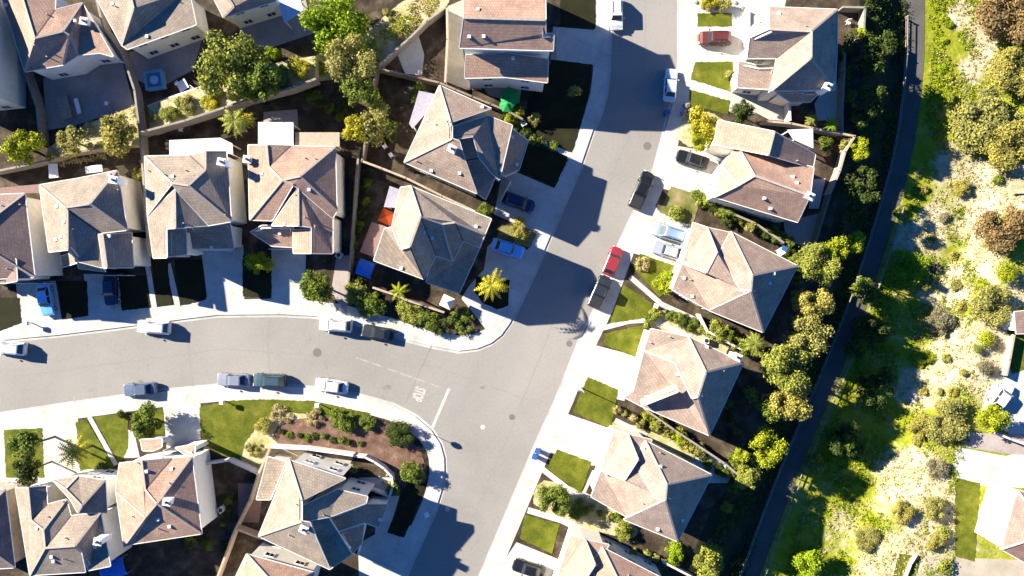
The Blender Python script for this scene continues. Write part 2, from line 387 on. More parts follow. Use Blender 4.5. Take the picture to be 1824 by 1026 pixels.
# pavement joints are left to the sheets: driveways
def dr(pts, m='conc', z=.131, name='driveway'): return sheet(name, pts, z, M[m])
def lawn(pts, m='lawn', z=.139, name='lawn'): return sheet(name, pts, z, M[m], .03)
for p in ([(29, 500), (100, 500), (113, 580), (38, 588)],
          [(150, 488), (220, 488), (222, 562), (160, 578)],
          [(155, 535), (275, 520), (272, 560), (155, 575)],
          [(0, 585), (45, 575), (40, 590), (0, 595)],
          [(358, 436), (434, 436), (436, 550), (372, 548)],
          [(484, 430), (546, 440), (542, 550), (484, 548)],
          [(372, 535), (548, 530), (548, 552), (372, 552)],
          [(310, 545), (376, 528), (376, 555), (300, 562)],
          [(868, 440), (884, 424), (958, 452), (905, 565), (868, 590), (845, 560), (822, 532), (835, 510), (862, 480)],
          [(897, 297), (990, 337), (1000, 350), (968, 420), (880, 382)],
          [(985, 48), (1070, 55), (1072, 118), (980, 106)],
          # east side
          [(1225, -100), (1400, -100), (1400, 0), (1350, 200), (1320, 210), (1225, 160)],
          [(1193, 258), (1292, 275), (1290, 310), (1262, 362), (1155, 328), (1172, 290)],
          [(1152, 345), (1172, 375), (1240, 405), (1222, 480), (1125, 450), (1120, 430)],
          [(1050, 612), (1140, 636), (1112, 714), (1010, 690)],
          [(1005, 735), (1092, 765), (1075, 830), (1050, 828), (965, 800)],
          [(920, 965), (1000, 998), (985, 1060), (870, 1040)],
          # south-west
          [(-60, 752), (78, 748), (88, 860), (-60, 870)],
          [(74, 748), (140, 742), (146, 858), (80, 866)],
          [(290, 715), (358, 710), (358, 800), (298, 800)],
          [(180, 742), (240, 770), (250, 815), (215, 815)],
          [(638, 968), (692, 938), (745, 935), (700, 1040), (640, 1030)],
          [(672, 885), (712, 882), (694, 945), (668, 955)]):
    dr(p)
for p, wd in (([(262, 462), (278, 560)], 9), ([(300, 470), (320, 556)], 10), ([(926, 234), (1030, 284)], 8), ([(1212, 138), (1312, 180)], 9),
              ([(1122, 493), (1176, 540)], 9), ([(1060, 588), (1120, 572), (1160, 570), (1232, 600)], 9), ([(1174, 540), (1244, 572)], 9), ([(962, 832), (1034, 888)], 10),
              ([(940, 908), (1000, 926), (1075, 960), (1160, 1000)], 11), ([(160, 742), (208, 828)], 8), ([(1095, 748), (1152, 776)], 9), ([(1058, 838), (1036, 886)], 6)):
    sheet('path', band(p, -wd / 2, wd / 2), .135, M['conc'])
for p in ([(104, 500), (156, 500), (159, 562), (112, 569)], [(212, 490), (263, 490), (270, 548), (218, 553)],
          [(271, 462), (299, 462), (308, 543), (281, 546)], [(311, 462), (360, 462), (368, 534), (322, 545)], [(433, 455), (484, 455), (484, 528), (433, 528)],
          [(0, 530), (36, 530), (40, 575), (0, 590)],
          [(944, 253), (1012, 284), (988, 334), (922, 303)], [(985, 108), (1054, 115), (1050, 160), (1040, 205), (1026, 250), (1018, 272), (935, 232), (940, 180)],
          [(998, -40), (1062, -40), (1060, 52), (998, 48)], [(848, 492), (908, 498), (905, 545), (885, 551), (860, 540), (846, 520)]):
    lawn(p, 'shadelawn')
for p in (
          [(1242, 24), (1303, 24), (1303, 48), (1242, 48)], [(1238, 111), (1306, 110), (1304, 165), (1230, 142)], [(1228, 160), (1300, 180), (1296, 204), (1229, 188)],
          [(1140, 452), (1201, 473), (1192, 516), (1174, 530), (1127, 476)], [(1110, 507), (1162, 541), (1156, 566), (1086, 576)],
          [(1076, 594), (1150, 578), (1136, 638), (1076, 614)], [(1047, 671), (1101, 694), (1088, 762), (1020, 734)],
          [(992, 800), (1053, 822), (1035, 878), (974, 834)], [(935, 916), (997, 934), (983, 986), (926, 958)],
          [(136, 752), (155, 748), (203, 828), (200, 855), (145, 850)], [(168, 742), (229, 736), (229, 798), (214, 826)], [(234, 734), (291, 728), (294, 772), (240, 778)],
          [(356, 726), (400, 714), (470, 711), (560, 714), (660, 736), (640, 748), (500, 732), (462, 752), (436, 790), (428, 822), (400, 812), (366, 792), (358, 770)],
           [(8, 765), (76, 762), (80, 850), (12, 850)]):
    lawn(p)
lawn([(728, 853), (760, 862), (720, 957), (690, 948)], 'shadelawn')
for p in ([(893, 400), (958, 412), (944, 442), (884, 424)], [(1195, 332), (1250, 349), (1232, 404), (1174, 378)]): lawn(p, 'drylawn')
bed = lambda pts, m, z=.122: sheet('planting_bed', pts, z, M[m], sm=1)
bed([(1218, 195), (1290, 205), (1300, 260), (1200, 262)], 'tansoil')
bed([(1236, -20), (1330, -20), (1330, 18), (1236, 20)], 'tansoil')
bed([(1168, 545), (1240, 572), (1300, 610), (1290, 640), (1150, 590)], 'tansoil')
bed([(1070, 770), (1100, 745), (1240, 800), (1300, 860), (1170, 800)], 'tansoil')
bed([(950, 870), (975, 850), (1100, 900), (1150, 960), (1070, 950), (950, 905)], 'tansoil')
bed([(425, 825), (440, 775), (470, 735), (520, 728), (600, 735), (490, 800), (470, 850)], 'tansoil')
bed([(480, 790), (500, 748), (600, 740), (680, 745), (745, 790), (765, 850), (735, 880), (700, 850), (660, 815), (560, 805)], 'mulch', .133)
bed([(540, 480), (600, 500), (700, 540), (800, 560), (850, 575), (800, 600), (720, 580), (560, 540), (540, 520)], 'soil')
bed([(540, 108), (640, 70), (730, -10), (800, -30), (800, 15), (700, 100), (670, 125), (540, 152)], 'tansoil')
for poly, hh in BANKS: sheet('raised_bank', poly, .12, M['tansoil'], hh + .1, gz=hh)
bed([(655, 60), (760, -30), (800, -20), (760, 40), (700, 95), (670, 110)], 'tansoil', .133)
# back-yard patios and paving
for p, m in (([(78, 140), (215, 95), (240, 190), (130, 225), (85, 232)], 'patio'), ([(225, 95), (365, 55), (345, 125), (280, 160), (240, 140)], 'patio'),
             ([(425, 40), (545, 0), (560, 60), (470, 90), (430, 70)], 'patio'), ([(703, 85), (745, 62), (756, 98), (752, 134), (722, 132)], 'conc'),
             ([(797, 12), (825, 0), (825, 90), (830, 140), (860, 160), (830, 160), (792, 145)], 'tanpave'), ([(850, 140), (930, 150), (925, 185), (870, 170)], 'patio'),
             ([(470, 200), (530, 195), (532, 230), (470, 225)], 'patio'), ([(600, 455), (622, 455), (618, 560), (590, 520)], 'patio'),
             ([(1335, 172), (1410, 180), (1408, 216), (1370, 214), (1335, 195)], 'conc'), ([(1470, 150), (1500, 150), (1500, 215), (1455, 215), (1450, 185)], 'conc'),
             ([(1445, 320), (1470, 318), (1458, 372), (1440, 372)], 'conc'), ([(480, 796), (630, 814), (612, 850), (470, 850)], 'tanpave'),
             ([(640, 850), (700, 850), (695, 880), (650, 870)], 'conc'), ([(425, 860), (470, 862), (462, 930), (425, 930)], 'patred'),
             ([(1230, 795), (1280, 815), (1310, 860), (1240, 860)], 'conc'), ([(1395, 395), (1460, 380), (1440, 440), (1400, 430)], 'patio'),
             ([(245, 960), (400, 930), (400, 1050), (240, 1050)], 'soil'), ([(365, 830), (455, 850), (420, 930), (385, 960), (372, 900)], 'soil')):
    sheet('patio_paving', p, .128, M[m])
# greenbelt, slope and trail to the east
TRs = chaikin([p for p in TR if -620 < p[1] < 1100], 1)
def terrain(name, xa, xb, nx, y0, y1, dy, mat, dz, attr=None):
    V = []; F = []; SV = []; ny = 0; y = y0
    while y <= y1:
        a, b = xa(y), xb(y)
        for i in range(nx + 1):
            x = a + (b - a) * i / nx; V.append(P(x, y, T(x, y)) + Vector((0, 0, dz)))
            if attr: SV.append(attr(x, y))
        ny += 1; y += dy
    for j in range(ny - 1):
        for i in range(nx):
            k = j * (nx + 1) + i; F.append((k + nx + 1, k + nx + 2, k + 1, k))
    o = mobj(name, V, F, mat, smooth=True); o['kind'] = 'structure'
    if attr: o.data.attributes.new('sand', 'FLOAT', 'POINT').data.foreach_set('value', SV)
    return o
trx = lambda y: lerp_tab(TR, y)
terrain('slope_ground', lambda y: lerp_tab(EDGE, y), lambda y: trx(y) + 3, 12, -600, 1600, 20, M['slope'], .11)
SAND = [(1716, 22, 22, 1), (1742, 58, 26, 1), (1752, 95, 22, .9), (1728, 128, 22, .8), (1700, 30, 18, .5), (1640, 425, 40, 1), (1615, 440, 25, .8), (1690, 300, 34, .7), (1750, 330, 44, 1), (1800, 338, 40, 1),
        (1700, 250, 20, .5), (1735, 385, 26, .7), (1748, 452, 26, 1), (1768, 478, 18, 1), (1690, 512, 34, 1), (1655, 520, 20, .7), (1722, 400, 20, .6), (1770, 640, 55, 1), (1800, 690, 40, 1), (1790, 590, 30, .9), (1700, 640, 50, .65),
        (1622, 690, 28, .9), (1650, 700, 26, .8), (1610, 838, 36, .9), (1645, 845, 36, .8), (1585, 880, 30, .6), (1650, 900, 40, .5), (1610, 1000, 50, .8), (1500, 940, 40, .3), (1560, 1010, 40, .5), (1700, 930, 60, .6), (1665, 380, 26, .5), (1810, 520, 30, .6), (1730, 590, 30, .6), (1690, 180, 24, .25)]
def sandiness(x, y): return min(1.0, .16 * min(1, max(0, (x - trx(y) - 50) / 60)) + sum(a * math.exp(-((x - sx) ** 2 + (y - sy) ** 2) / (r * r)) for sx, sy, r, a in SAND))
terrain('meadow', lambda y: trx(y) + 3, lambda y: 2300, 90, -600, 1600, 10, M['field'], .11, sandiness)
sheet('trail', band(TRs, -17, 17), .14, M['trail'], .3, gz=DEPTH)
# lot in the lower right corner
for p, m in (([(1755, 690), (1830, 655), (1900, 700), (1900, 800), (1810, 780), (1745, 740)], 'conc'), ([(1700, 795), (1790, 812), (1860, 790), (1860, 870), (1740, 865), (1694, 846)], 'conc'),
             ([(1715, 770), (1900, 775), (1900, 815), (1790, 808), (1712, 795)], 'patio'), ([(1790, 560), (1860, 530), (1860, 650), (1800, 665)], 'lawn'),
             ([(1700, 850), (1745, 860), (1735, 1000), (1700, 990)], 'lawn'), ([(1600, 985), (1640, 990), (1620, 1060), (1580, 1060)], 'lawn'), ([(1650, 990), (1900, 1000), (1900, 1060), (1640, 1060)], 'tanpave'),
             ([(1800, 320), (1900, 310), (1900, 345), (1800, 345)], 'tansoil')):
    sheet('lot_paving' if m != 'lawn' else 'lawn', p, .142, M[m], gz=LOT)
# road markings
def mark(pts, w, m, z=.005, name='road_marking'):
    sheet(name, band(pts, -w / 2, w / 2), z, M[m])
mark([(800, 692), (770, 762)], 5, 'paint')
for i in range(6):
    a = (635 + i * 26, 637 + i * 9.2); mark([a, (a[0] + 22, a[1] + 7.8)], 2.2, 'paintfade')
mark([(770, 614), (748, 660), (722, 718)], 2.2, 'stain', .0045)
mark([(133, 705), (133, 719)], 1.5, 'paintfade', .0055)
def text_mesh(txt, name, mat, size):
    cu = bpy.data.curves.new('tmp', 'FONT'); cu.body = txt; cu.size = size; cu.align_x = 'CENTER'; cu.align_y = 'CENTER'; cu.offset = size * .025
    ob = bpy.data.objects.new('tmp', cu); COL.objects.link(ob)
    dg = bpy.context.evaluated_depsgraph_get(); me = bpy.data.meshes.new_from_object(ob.evaluated_get(dg))
    COL.objects.unlink(ob); bpy.data.objects.remove(ob)
    me.materials.clear(); me.materials.append(mat)
    o = bpy.data.objects.new(name, me); COL.objects.link(o); return o
st = text_mesh('STOP', 'road_marking', M['paint'], 1.0); st['kind'] = 'structure'
st.location = G(745, 702, .006); st.rotation_euler = (0, 0, R(-90 - 20)); st.scale = (.82, 2.1, 1)
def disc(name, x, y, r, mat, label, cat, group=None, z=.008):
    b = MB(); c = G(x, y)
    b.tube((0, 0, -.02), (0, 0, 0), r, r, 20); o = b.build(name, mat); o.location = (c.x, c.y, z)
    # raised pattern ring
    tag(o, label, cat, group); return o
disc('manhole_cover', 565, 628, .62, M['iron'], 'dark round manhole cover in the left street above the white parked car', 'manhole cover')
disc('manhole_cover', 1153, 260, .58, M['iron'], 'dark round manhole cover in the upper part of the right street', 'manhole cover')
disc('manhole_cover', 912, 743, .42, M['iron'], 'small dark cover in the middle of the junction', 'manhole cover')
disc('manhole_cover', 1014, 612, .45, M['iron'], 'small dark cover near the kerb just below the palm shadow', 'manhole cover')
disc('utility_cover', 860, 761, .35, M['spotpale'], 'pale round cover in the junction to the left of the small dark one', 'utility cover')
disc('utility_cover', 797, 907, .35, M['spotpale'], 'pale round cover beside the lower corner kerb', 'utility cover')

# repairs and wear on the asphalt
for l, w_ in (([(990, 560), (960, 640), (900, 790), (850, 905), (800, 1026)], 1.1), ([(1150, -20), (1148, 120), (1118, 250), (1060, 380)], 1.0), ([(20, 672), (200, 648), (400, 622), (560, 632), (640, 650)], 1.0), ([(700, 640), (780, 655), (880, 690), (960, 720)], .9),
              ([(330, 575), (338, 640), (344, 690)], .9), ([(1062, 300), (1120, 318)], .8), ([(860, 850), (930, 872)], .8), ([(480, 570), (476, 620), (484, 684)], .8)):
    rr = random.Random(int(l[0][0])); q = []
    for (x0, y0), (x1, y1) in zip(l, l[1:]):
        n = max(1, int(math.hypot(x1 - x0, y1 - y0) / 9))
        for k in range(n): q.append((x0 + (x1 - x0) * k / n + rr.uniform(-1.2, 1.2), y0 + (y1 - y0) * k / n + rr.uniform(-1.2, 1.2)))
    sheet('crack_seal', band(q + [l[-1]], -w_ / 2, w_ / 2), .0045, M['stain'])
for x, y, r in ((280, 600, 9), (600, 594, 8), (1080, 470, 7), (590, 676, 8), (1130, 350, 8), (250, 680, 7), (1000, 470, 6), (690, 690, 10), (860, 690, 7)):
    rr = random.Random(x); sheet('oil_stain', [(x + math.cos(a * .785) * r * rr.uniform(.6, 1.2), y + math.sin(a * .785) * r * .6 * rr.uniform(.6, 1.2)) for a in range(8)], .0028, M['oil'], sm=2)
# ================= houses =================
WIN = {}
HS = 1.18       # the houses stand on raised pads and are tall: storey heights below are multiplied by this
def window_at(parent, mid, dirv, nrm, w=1.3, h=1.15):
    key = (round(w, 1), round(h, 1))
    if key not in WIN:
        f = MB(); t = .09
        f.box(-w / 2, -.03, -h / 2, w / 2, .07, -h / 2 + t); f.box(-w / 2, -.03, h / 2 - t, w / 2, .07, h / 2)
        f.box(-w / 2, -.03, -h / 2 + t, -w / 2 + t, .07, h / 2 - t); f.box(w / 2 - t, -.03, -h / 2 + t, w / 2, .07, h / 2 - t)
        f.box(-.03, -.03, -h / 2 + t, .03, .06, h / 2 - t)
        p = MB(); p.box(-w / 2 + t, -.02, -h / 2 + t, -.03, .02, h / 2 - t); p.box(.03, -.02, -h / 2 + t, w / 2 - t, .02, h / 2 - t)
        fo = f.build('window', M['frame']); po = p.build('pane', M['glass']); WIN[key] = (fo.data, po.data)
        bpy.data.objects.remove(fo); bpy.data.objects.remove(po)
    fd, pd = WIN[key]
    ob = bpy.data.objects.new('window', fd); COL.objects.link(ob); ob.parent = parent
    ob.location = mid; ob.rotation_euler = (0, 0, math.atan2(nrm.y, nrm.x) - math.pi / 2)
    pn = bpy.data.objects.new('pane', pd); COL.objects.link(pn); pn.parent = ob

def inset(loop, d):
    n = len(loop); out = []
    for i in range(n):
        a, b, c = loop[i - 1], loop[i], loop[(i + 1) % n]
        e1 = Vector((b.x - a.x, b.y - a.y)); e2 = Vector((c.x - b.x, c.y - b.y))
        if e1.length < 1e-4 or e2.length < 1e-4: out.append(Vector((b.x, b.y))); continue
        e1.normalize(); e2.normalize()
        n1 = Vector((-e1.y, e1.x)); n2 = Vector((-e2.y, e2.x)); m = n1 + n2
        if m.length < .2: m = n1 * 1.0
        else: m = m / m.length; m = m / max(m.dot(n1), .55)
        out.append(Vector((b.x, b.y)) + m * d)
    return out

def house(org, blocks, mat, label, walls='stucco', chimneys=(), vents=5, patios=(), seed=1, win=True, gz=0.0, pk=1.02, hs=HS, cat='house', name='house', zs=3.42, garage=None):
    """blocks: (verts in zoom pixels + height, faces). The walls, eaves, gutters and ridge tiles follow from the roof outline."""
    rnd = random.Random(seed)
    ox, oy = org
    Z = lambda x, y, h: P(ox + x / zs, oy + y / zs, (h if h < 5.25 else 5.25 + (h - 5.25) * pk) * hs + gz)
    chimneys = [(x, y, h * hs) for x, y, h in chimneys]
    allv = [Z(*v) for b in blocks for v in b[0]]
    cx = sum(v.x for v in allv) / len(allv); cy = sum(v.y for v in allv) / len(allv)
    base = Vector((cx, cy, .12 + gz)) if gz else Vector((cx, cy, 0.0)); root = empty(name, base); tag(root, label, cat)
    RV, RF, RUV, RM = [], [], [], []
    wall = MB(); cap = MB(); val = MB(); fas = MB(); tri_list = []
    for blk in blocks:
        V = [Z(*v) - base for v in blk[0]]; faces = []
        for f in blk[1]:
            pts = [V[i] for i in f]; a2 = area2([(p.x, p.y) for p in pts])
            faces.append(list(f) if a2 > 0 else list(f)[::-1])
        edges = {}
        for fi, f in enumerate(faces):
            for i in range(len(f)): edges.setdefault((f[i], f[(i + 1) % len(f)]), fi)
        nxt = {a: b for (a, b) in edges if (b, a) not in edges}
        # roof faces with uvs along the slope
        for f in faces:
            pts = [V[i] for i in f]; nm = Vector((0, 0, 0))
            for i in range(len(pts)): nm += pts[i].cross(pts[(i + 1) % len(pts)])
            nm.normalize(); up = Vector((0, 0, 1)) - nm * nm.z
            if up.length < .02: up = Vector((0, 1, 0))
            up.normalize(); ux = up.cross(nm)
            for t in tessellate_polygon([pts]):
                a, b, c = (pts[i] for i in t)
                if (b - a).cross(c - a).z < 0: t = (t[2], t[1], t[0])
                n = len(RV); RV += [pts[i] for i in t]; RF.append((n, n + 1, n + 2)); RUV += [((pts[i]).dot(ux), (pts[i]).dot(up)) for i in t]
                tri_list.append([pts[i] for i in t])
        # ridge and hip caps on convex inner edges
        done = set()
        for (a, b), fi in edges.items():
            if (b, a) in edges and (b, a) not in done:
                done.add((a, b)); fj = edges[(b, a)]
                def fn(f):
                    s_ = Vector((0, 0, 0)); ps = [V[i] for i in f]
                    for i in range(len(ps)): s_ += ps[i].cross(ps[(i + 1) % len(ps)])
                    return s_.normalized()
                n1, n2 = fn(faces[fi]), fn(faces[fj])
                c2 = sum((V[i] for i in faces[fj]), Vector()) / len(faces[fj])
                if (c2 - V[a]).dot(n1) > .08:
                    up = (n1 + n2).normalized(); val.bar(V[a] + up * .01, V[b] + up * .01, .16, .04, up=up)
                if (c2 - V[a]).dot(n1) < -.08:
                    up = (n1 + n2).normalized()
                    cap.bar(V[a] + up * .03, V[b] + up * .03, .26, .09, up=up)
        # boundary loops
        left = dict(nxt)
        while left:
            s0 = next(iter(left)); lp = [s0]; q = left.pop(s0)
            while q != s0 and q in left: lp.append(q); q = left.pop(q)
            loop = [V[i] for i in lp]; n = len(loop)
            ins = inset(loop, .38)
            for i in range(n):
                j = (i + 1) % n; a, b = loop[i], loop[j]
                # eave board
                k0 = len(fas.v); dn = Vector((0, 0, -.2)); ia = Vector((ins[i].x, ins[i].y, a.z - .2)); ib = Vector((ins[j].x, ins[j].y, b.z - .2))
                fas.quad(a + dn, b + dn, b, a); fas.quad(ia, ib, b + dn, a + dn)
                # gutter proud of the board
                d = b - a
                if d.length > .6:
                    nr = Vector((d.y, -d.x, 0)).normalized()
                    fas.bar(a + nr * .055 + Vector((0, 0, -.05)), b + nr * .055 + Vector((0, 0, -.05)), .1, .12)
                wa = Vector((ins[i].x, ins[i].y, 0)); wb = Vector((ins[j].x, ins[j].y, 0))
                wall.quad(wa + Vector((0, 0, -.1)), wb + Vector((0, 0, -.1)), Vector((wb.x, wb.y, b.z - .12)), Vector((wa.x, wa.y, a.z - .12)))
                if win and (org[0] > 590 and org[0] != 1424 or abs((wb - wa).normalized().x) > .75) and (wb - wa).length > 3.0 and abs(a.z - b.z) < 1.2 and min(a.z, b.z) > 2.4:
                    L = (wb - wa).length; dd = (wb - wa) / L; nr = Vector((dd.y, -dd.x, 0)); cnt = min(int(L / 2.9), 4)
                    rows = (1.4, 4.5) if min(a.z, b.z) > 4.7 else (1.35,)
                    for k in range(cnt):
                        for zz in rows:
                            window_at(root, wa + dd * (L * (k + .5) / cnt) + Vector((0, 0, zz)), dd, nr)
    ro = mobj('roof', RV, RF, M['r_' + mat], root, uvs=RUV)
    if cap.v: cap.build('ridge_tiles', M['cap'], ro)
    if val.v: val.build('roof_valleys', M['valley'], ro)
    fas.build('eaves', M['trim'], ro); wall.build('wall', M[walls], root)
    def roof_z(x, y):
        best = None
        for a, b, c in tri_list:
            d = (b.x - a.x) * (c.y - a.y) - (c.x - a.x) * (b.y - a.y)
            if abs(d) < 1e-6: continue
            u = ((x - a.x) * (c.y - a.y) - (c.x - a.x) * (y - a.y)) / d; v = ((b.x - a.x) * (y - a.y) - (x - a.x) * (b.y - a.y)) / d
            if u >= .03 and v >= .03 and u + v <= .97:
                z = a.z + u * (b.z - a.z) + v * (c.z - a.z)
                if best is None or z > best: best = z
        return best
    for (x, y, h) in chimneys:
        for _ in range(4):
            q = P(ox + x / zs, oy + y / zs, h) - base; zr = roof_z(q.x, q.y)
            if zr is not None: h = zr + 1.0
        p = P(ox + x / zs, oy + y / zs, h) - base; c = MB(); m = Matrix.Translation((p.x, p.y, 0)) @ Matrix.Rotation(R(-26 if org[0] > 590 or org == (350, 726) else -9), 4, 'Z')
        c.box(-.45, -.4, h - 2.6, .45, .4, h - .25, m); co = c.build('chimney', M['stuccow'], root)
        c = MB(); c.box(-.55, -.5, h - .25, .55, .5, h - .1, m); c.box(-.4, -.35, h - .1, .4, .35, h - .04, m); c.build('chimney_cap', M['trim'], co)
        c = MB(); c.tube(m @ Vector((0, 0, h - .04)), m @ Vector((0, 0, h + .16)), .17, .17, 10); c.build('flue', M['black'], co)
    k = 0; tries = 0; bx = [min(v.x for v in RV), max(v.x for v in RV), min(v.y for v in RV), max(v.y for v in RV)]
    while k < vents and tries < 80:
        tries += 1; x = rnd.uniform(bx[0], bx[1]); y = rnd.uniform(bx[2], bx[3]); z = roof_z(x, y)
        if z is None: continue
        c = MB()
        if rnd.random() < .6: c.box(x - .2, y - .2, z - .12, x + .2, y + .2, z + .16); mm = M['frame']
        else: c.tube((x, y, z - .1), (x, y, z + .35), .08, .08, 8); mm = M['steel']
        c.build('roof_vent', mm, ro); k += 1
    for pts, h, pm in patios:
        v = [Z(x, y, h) - base for x, y in pts]
        if area2(v) < 0: v.reverse()
        n = len(v); top = [p.copy() for p in v]; bot = [p + Vector((0, 0, -.14)) for p in v]
        fc = [tuple(range(n)), tuple(range(2 * n - 1, n - 1, -1))] + [(i, i + n, (i + 1) % n + n, (i + 1) % n) for i in range(n)]
        po = mobj('patio_cover', top + bot, fc, M[pm], root)
        cc = sum(v, Vector()) / n
        for p in v:
            ps = MB(); q = p + (cc - p).normalized() * .3; ps.box(q.x - .07, q.y - .07, -.1, q.x + .07, q.y + .07, p.z - .14); ps.build('post', M['trim'], po)
    if garage:
        (x0, y0), (x1, y1) = garage
        a = Z(x0, y0, 0) - base; b = Z(x1, y1, 0) - base; a.z = b.z = 0
        g = MB(); d = (b - a); L = d.length; m = Matrix.Translation((a + b) / 2) @ Matrix.Rotation(math.atan2(d.y, d.x), 4, 'Z')
        for i in range(4): g.box(-L / 2, -.04, .02 + i * .55, L / 2, .04, .54 + i * .55, m)
        g.build('garage_door', M['garage'], root)
    return root

# --- upper left, above the left street ---
house((0, 0), [([(-400, -60, 5.2), (-22, -60, 5.2), (-20, 600, 5.2), (-400, 640, 5.2), (-210, 120, 7.8), (-210, 420, 7.8)], [(0, 1, 4), (1, 2, 5, 4), (2, 3, 5), (3, 0, 4, 5)])], 'tan',
      'house at the top left corner whose pale side wall is cut by the frame', vents=0, seed=11)
house((0, 0), [([(5, -40, 5.2), (130, -40, 7.6), (212, 232, 8), (150, 435, 5.2), (340, -60, 5.6), (335, 60, 6.6), (500, 18, 5.2), (385, 190, 7.5), (425, 215, 7.1), (475, 335, 5.2), (385, 395, 5.2), (610, 322, 5.2), (690, 345, 5.2)],
                [(0, 1, 2, 3), (1, 4, 5, 2), (2, 5, 6, 7), (2, 7, 8, 10, 3), (8, 9, 10), (7, 6, 12, 11, 9, 8)])], 'peach',
      'two-storey house at the top left with a row of upper windows facing a grey patio', walls='stuccow', chimneys=[(505, 125, 7.4)], vents=5, seed=12, pk=.66, hs=1.02)
house((0, 0), [([(560, -60, 5.2), (790, -60, 7.8), (815, 50, 7.8), (742, 275, 5.2), (775, 300, 5.2), (1195, 150, 5.2), (1150, -60, 5.6)], [(0, 1, 2, 3), (2, 1, 6, 5, 4, 3)])], 'greige',
      'grey-roofed two-storey house at the top edge beside the big green tree', vents=7, seed=13, pk=.66, hs=1.02)
house((300, 0), [([(245, -70, 5.2), (330, -70, 7.2), (400, 40, 6.0), (335, 105, 5.2), (655, 5, 5.2), (640, -80, 7.5)], [(0, 1, 2, 3), (3, 2, 1, 5, 4)])], 'sand',
      'house at the top edge with a pale blue patio cover to its right', patios=[([(655, -20), (800, -20), (822, 62), (705, 140)], 3.0, 'patblue')], vents=3, seed=14, pk=.66, hs=1.02)
# --- middle row above the left street ---
house((0, 260), [([(-330, 310, 5.3), (150, 290, 5.3), (212, 800, 5.3), (-280, 820, 5.3), (-100, 480, 8), (-90, 620, 8)], [(0, 1, 4), (1, 2, 5, 4), (2, 3, 5), (3, 0, 4, 5)]),
                 ([(25, 640, 4.6), (97, 690, 6.4), (104, 822, 6.2), (36, 834, 5.2), (-60, 640, 5), (-60, 834, 5)], [(0, 1, 2, 3), (4, 0, 3, 5)])], 'mauve',
      'mauve-roofed house at the left edge above the driveway with the white car', vents=6, patios=[([(-40, 258), (243, 232), (246, 286), (-40, 290)], 3.0, 'patred')], seed=15, hs=1.22, pk=.56, garage=((110, 838), (330, 838)))
house((0, 260), [([(240, 238, 5.3), (480, 197, 5.3), (585, 272, 6.7), (548, 353, 7.9), (400, 375, 7.9), (712, 150, 5.3), (775, 512, 5.3), (413, 632, 7.6), (298, 645, 5.3), (612, 530, 5.3), (622, 742, 5.3), (480, 705, 6.0), (412, 392, 7.8)],
                  [(0, 1, 2, 3, 4), (1, 5, 3, 2), (5, 6, 3), (0, 4, 12, 7, 8), (12, 4, 3, 6, 9), (12, 9, 10, 11, 7)]),
                 ([(600, 540, 5.6), (625, 540, 6.0), (652, 742, 6.0), (632, 744, 5.6), (800, 530, 4.4), (812, 740, 4.4)], [(0, 1, 2, 3), (1, 4, 5, 2)]),
                 ([(370, 672, 3.2), (465, 642, 4.2), (470, 710, 4.2), (382, 738, 3.2)], [(0, 1, 2, 3)]),
                 ([(470, 690, 3.6), (630, 735, 3.6), (640, 765, 2.9), (480, 745, 2.9)], [(0, 1, 2, 3)])], 'greige',
      'house left of the tan side yard with a white chimney near its upper right corner', chimneys=[(685, 205, 7.6)], vents=8, seed=16, hs=1.22, pk=.56, garage=((620, 790), (830, 790)))
house((230, 200), [([(95, 268, 5.3), (370, 262, 5.3), (465, 240, 6.5), (465, 350, 6.9), (362, 447, 8), (262, 432, 8), (592, 240, 5.0), (622, 665, 5.3), (112, 625, 5.3), (480, 690, 5.3), (300, 492, 7.4), (278, 500, 7.4)],
                    [(0, 1, 3, 4, 5), (1, 2, 3), (2, 6, 7, 4, 3), (0, 5, 8), (5, 4, 7, 9, 10)]),
                   ([(112, 625, 5.2), (280, 470, 7.5), (282, 705, 7.3), (228, 708, 6.4), (230, 885, 6.4), (147, 887, 5.2), (480, 690, 5.3), (300, 490, 7.4)], [(0, 1, 2, 3, 4, 5), (1, 7, 6, 2)]),
                   ([(234, 712, 6.2), (347, 712, 4.9), (350, 866, 4.9), (236, 880, 6.2)], [(0, 1, 2, 3)]),
                   ([(370, 735, 3.4), (375, 672, 4.3), (612, 668, 4.3), (640, 830, 2.9), (372, 830, 2.9)], [(0, 1, 2, 3, 4)])], 'greige',
      'house with a long cream patio cover behind and a dark shaded garage roof in front', chimneys=[(558, 300, 7.4)], vents=7,
      patios=[([(245, 170), (555, 155), (628, 190), (632, 255), (470, 240), (370, 258), (245, 262)], 3.1, 'patcover')], seed=17, hs=1.25, pk=.56, garage=((440, 842), (650, 842)))
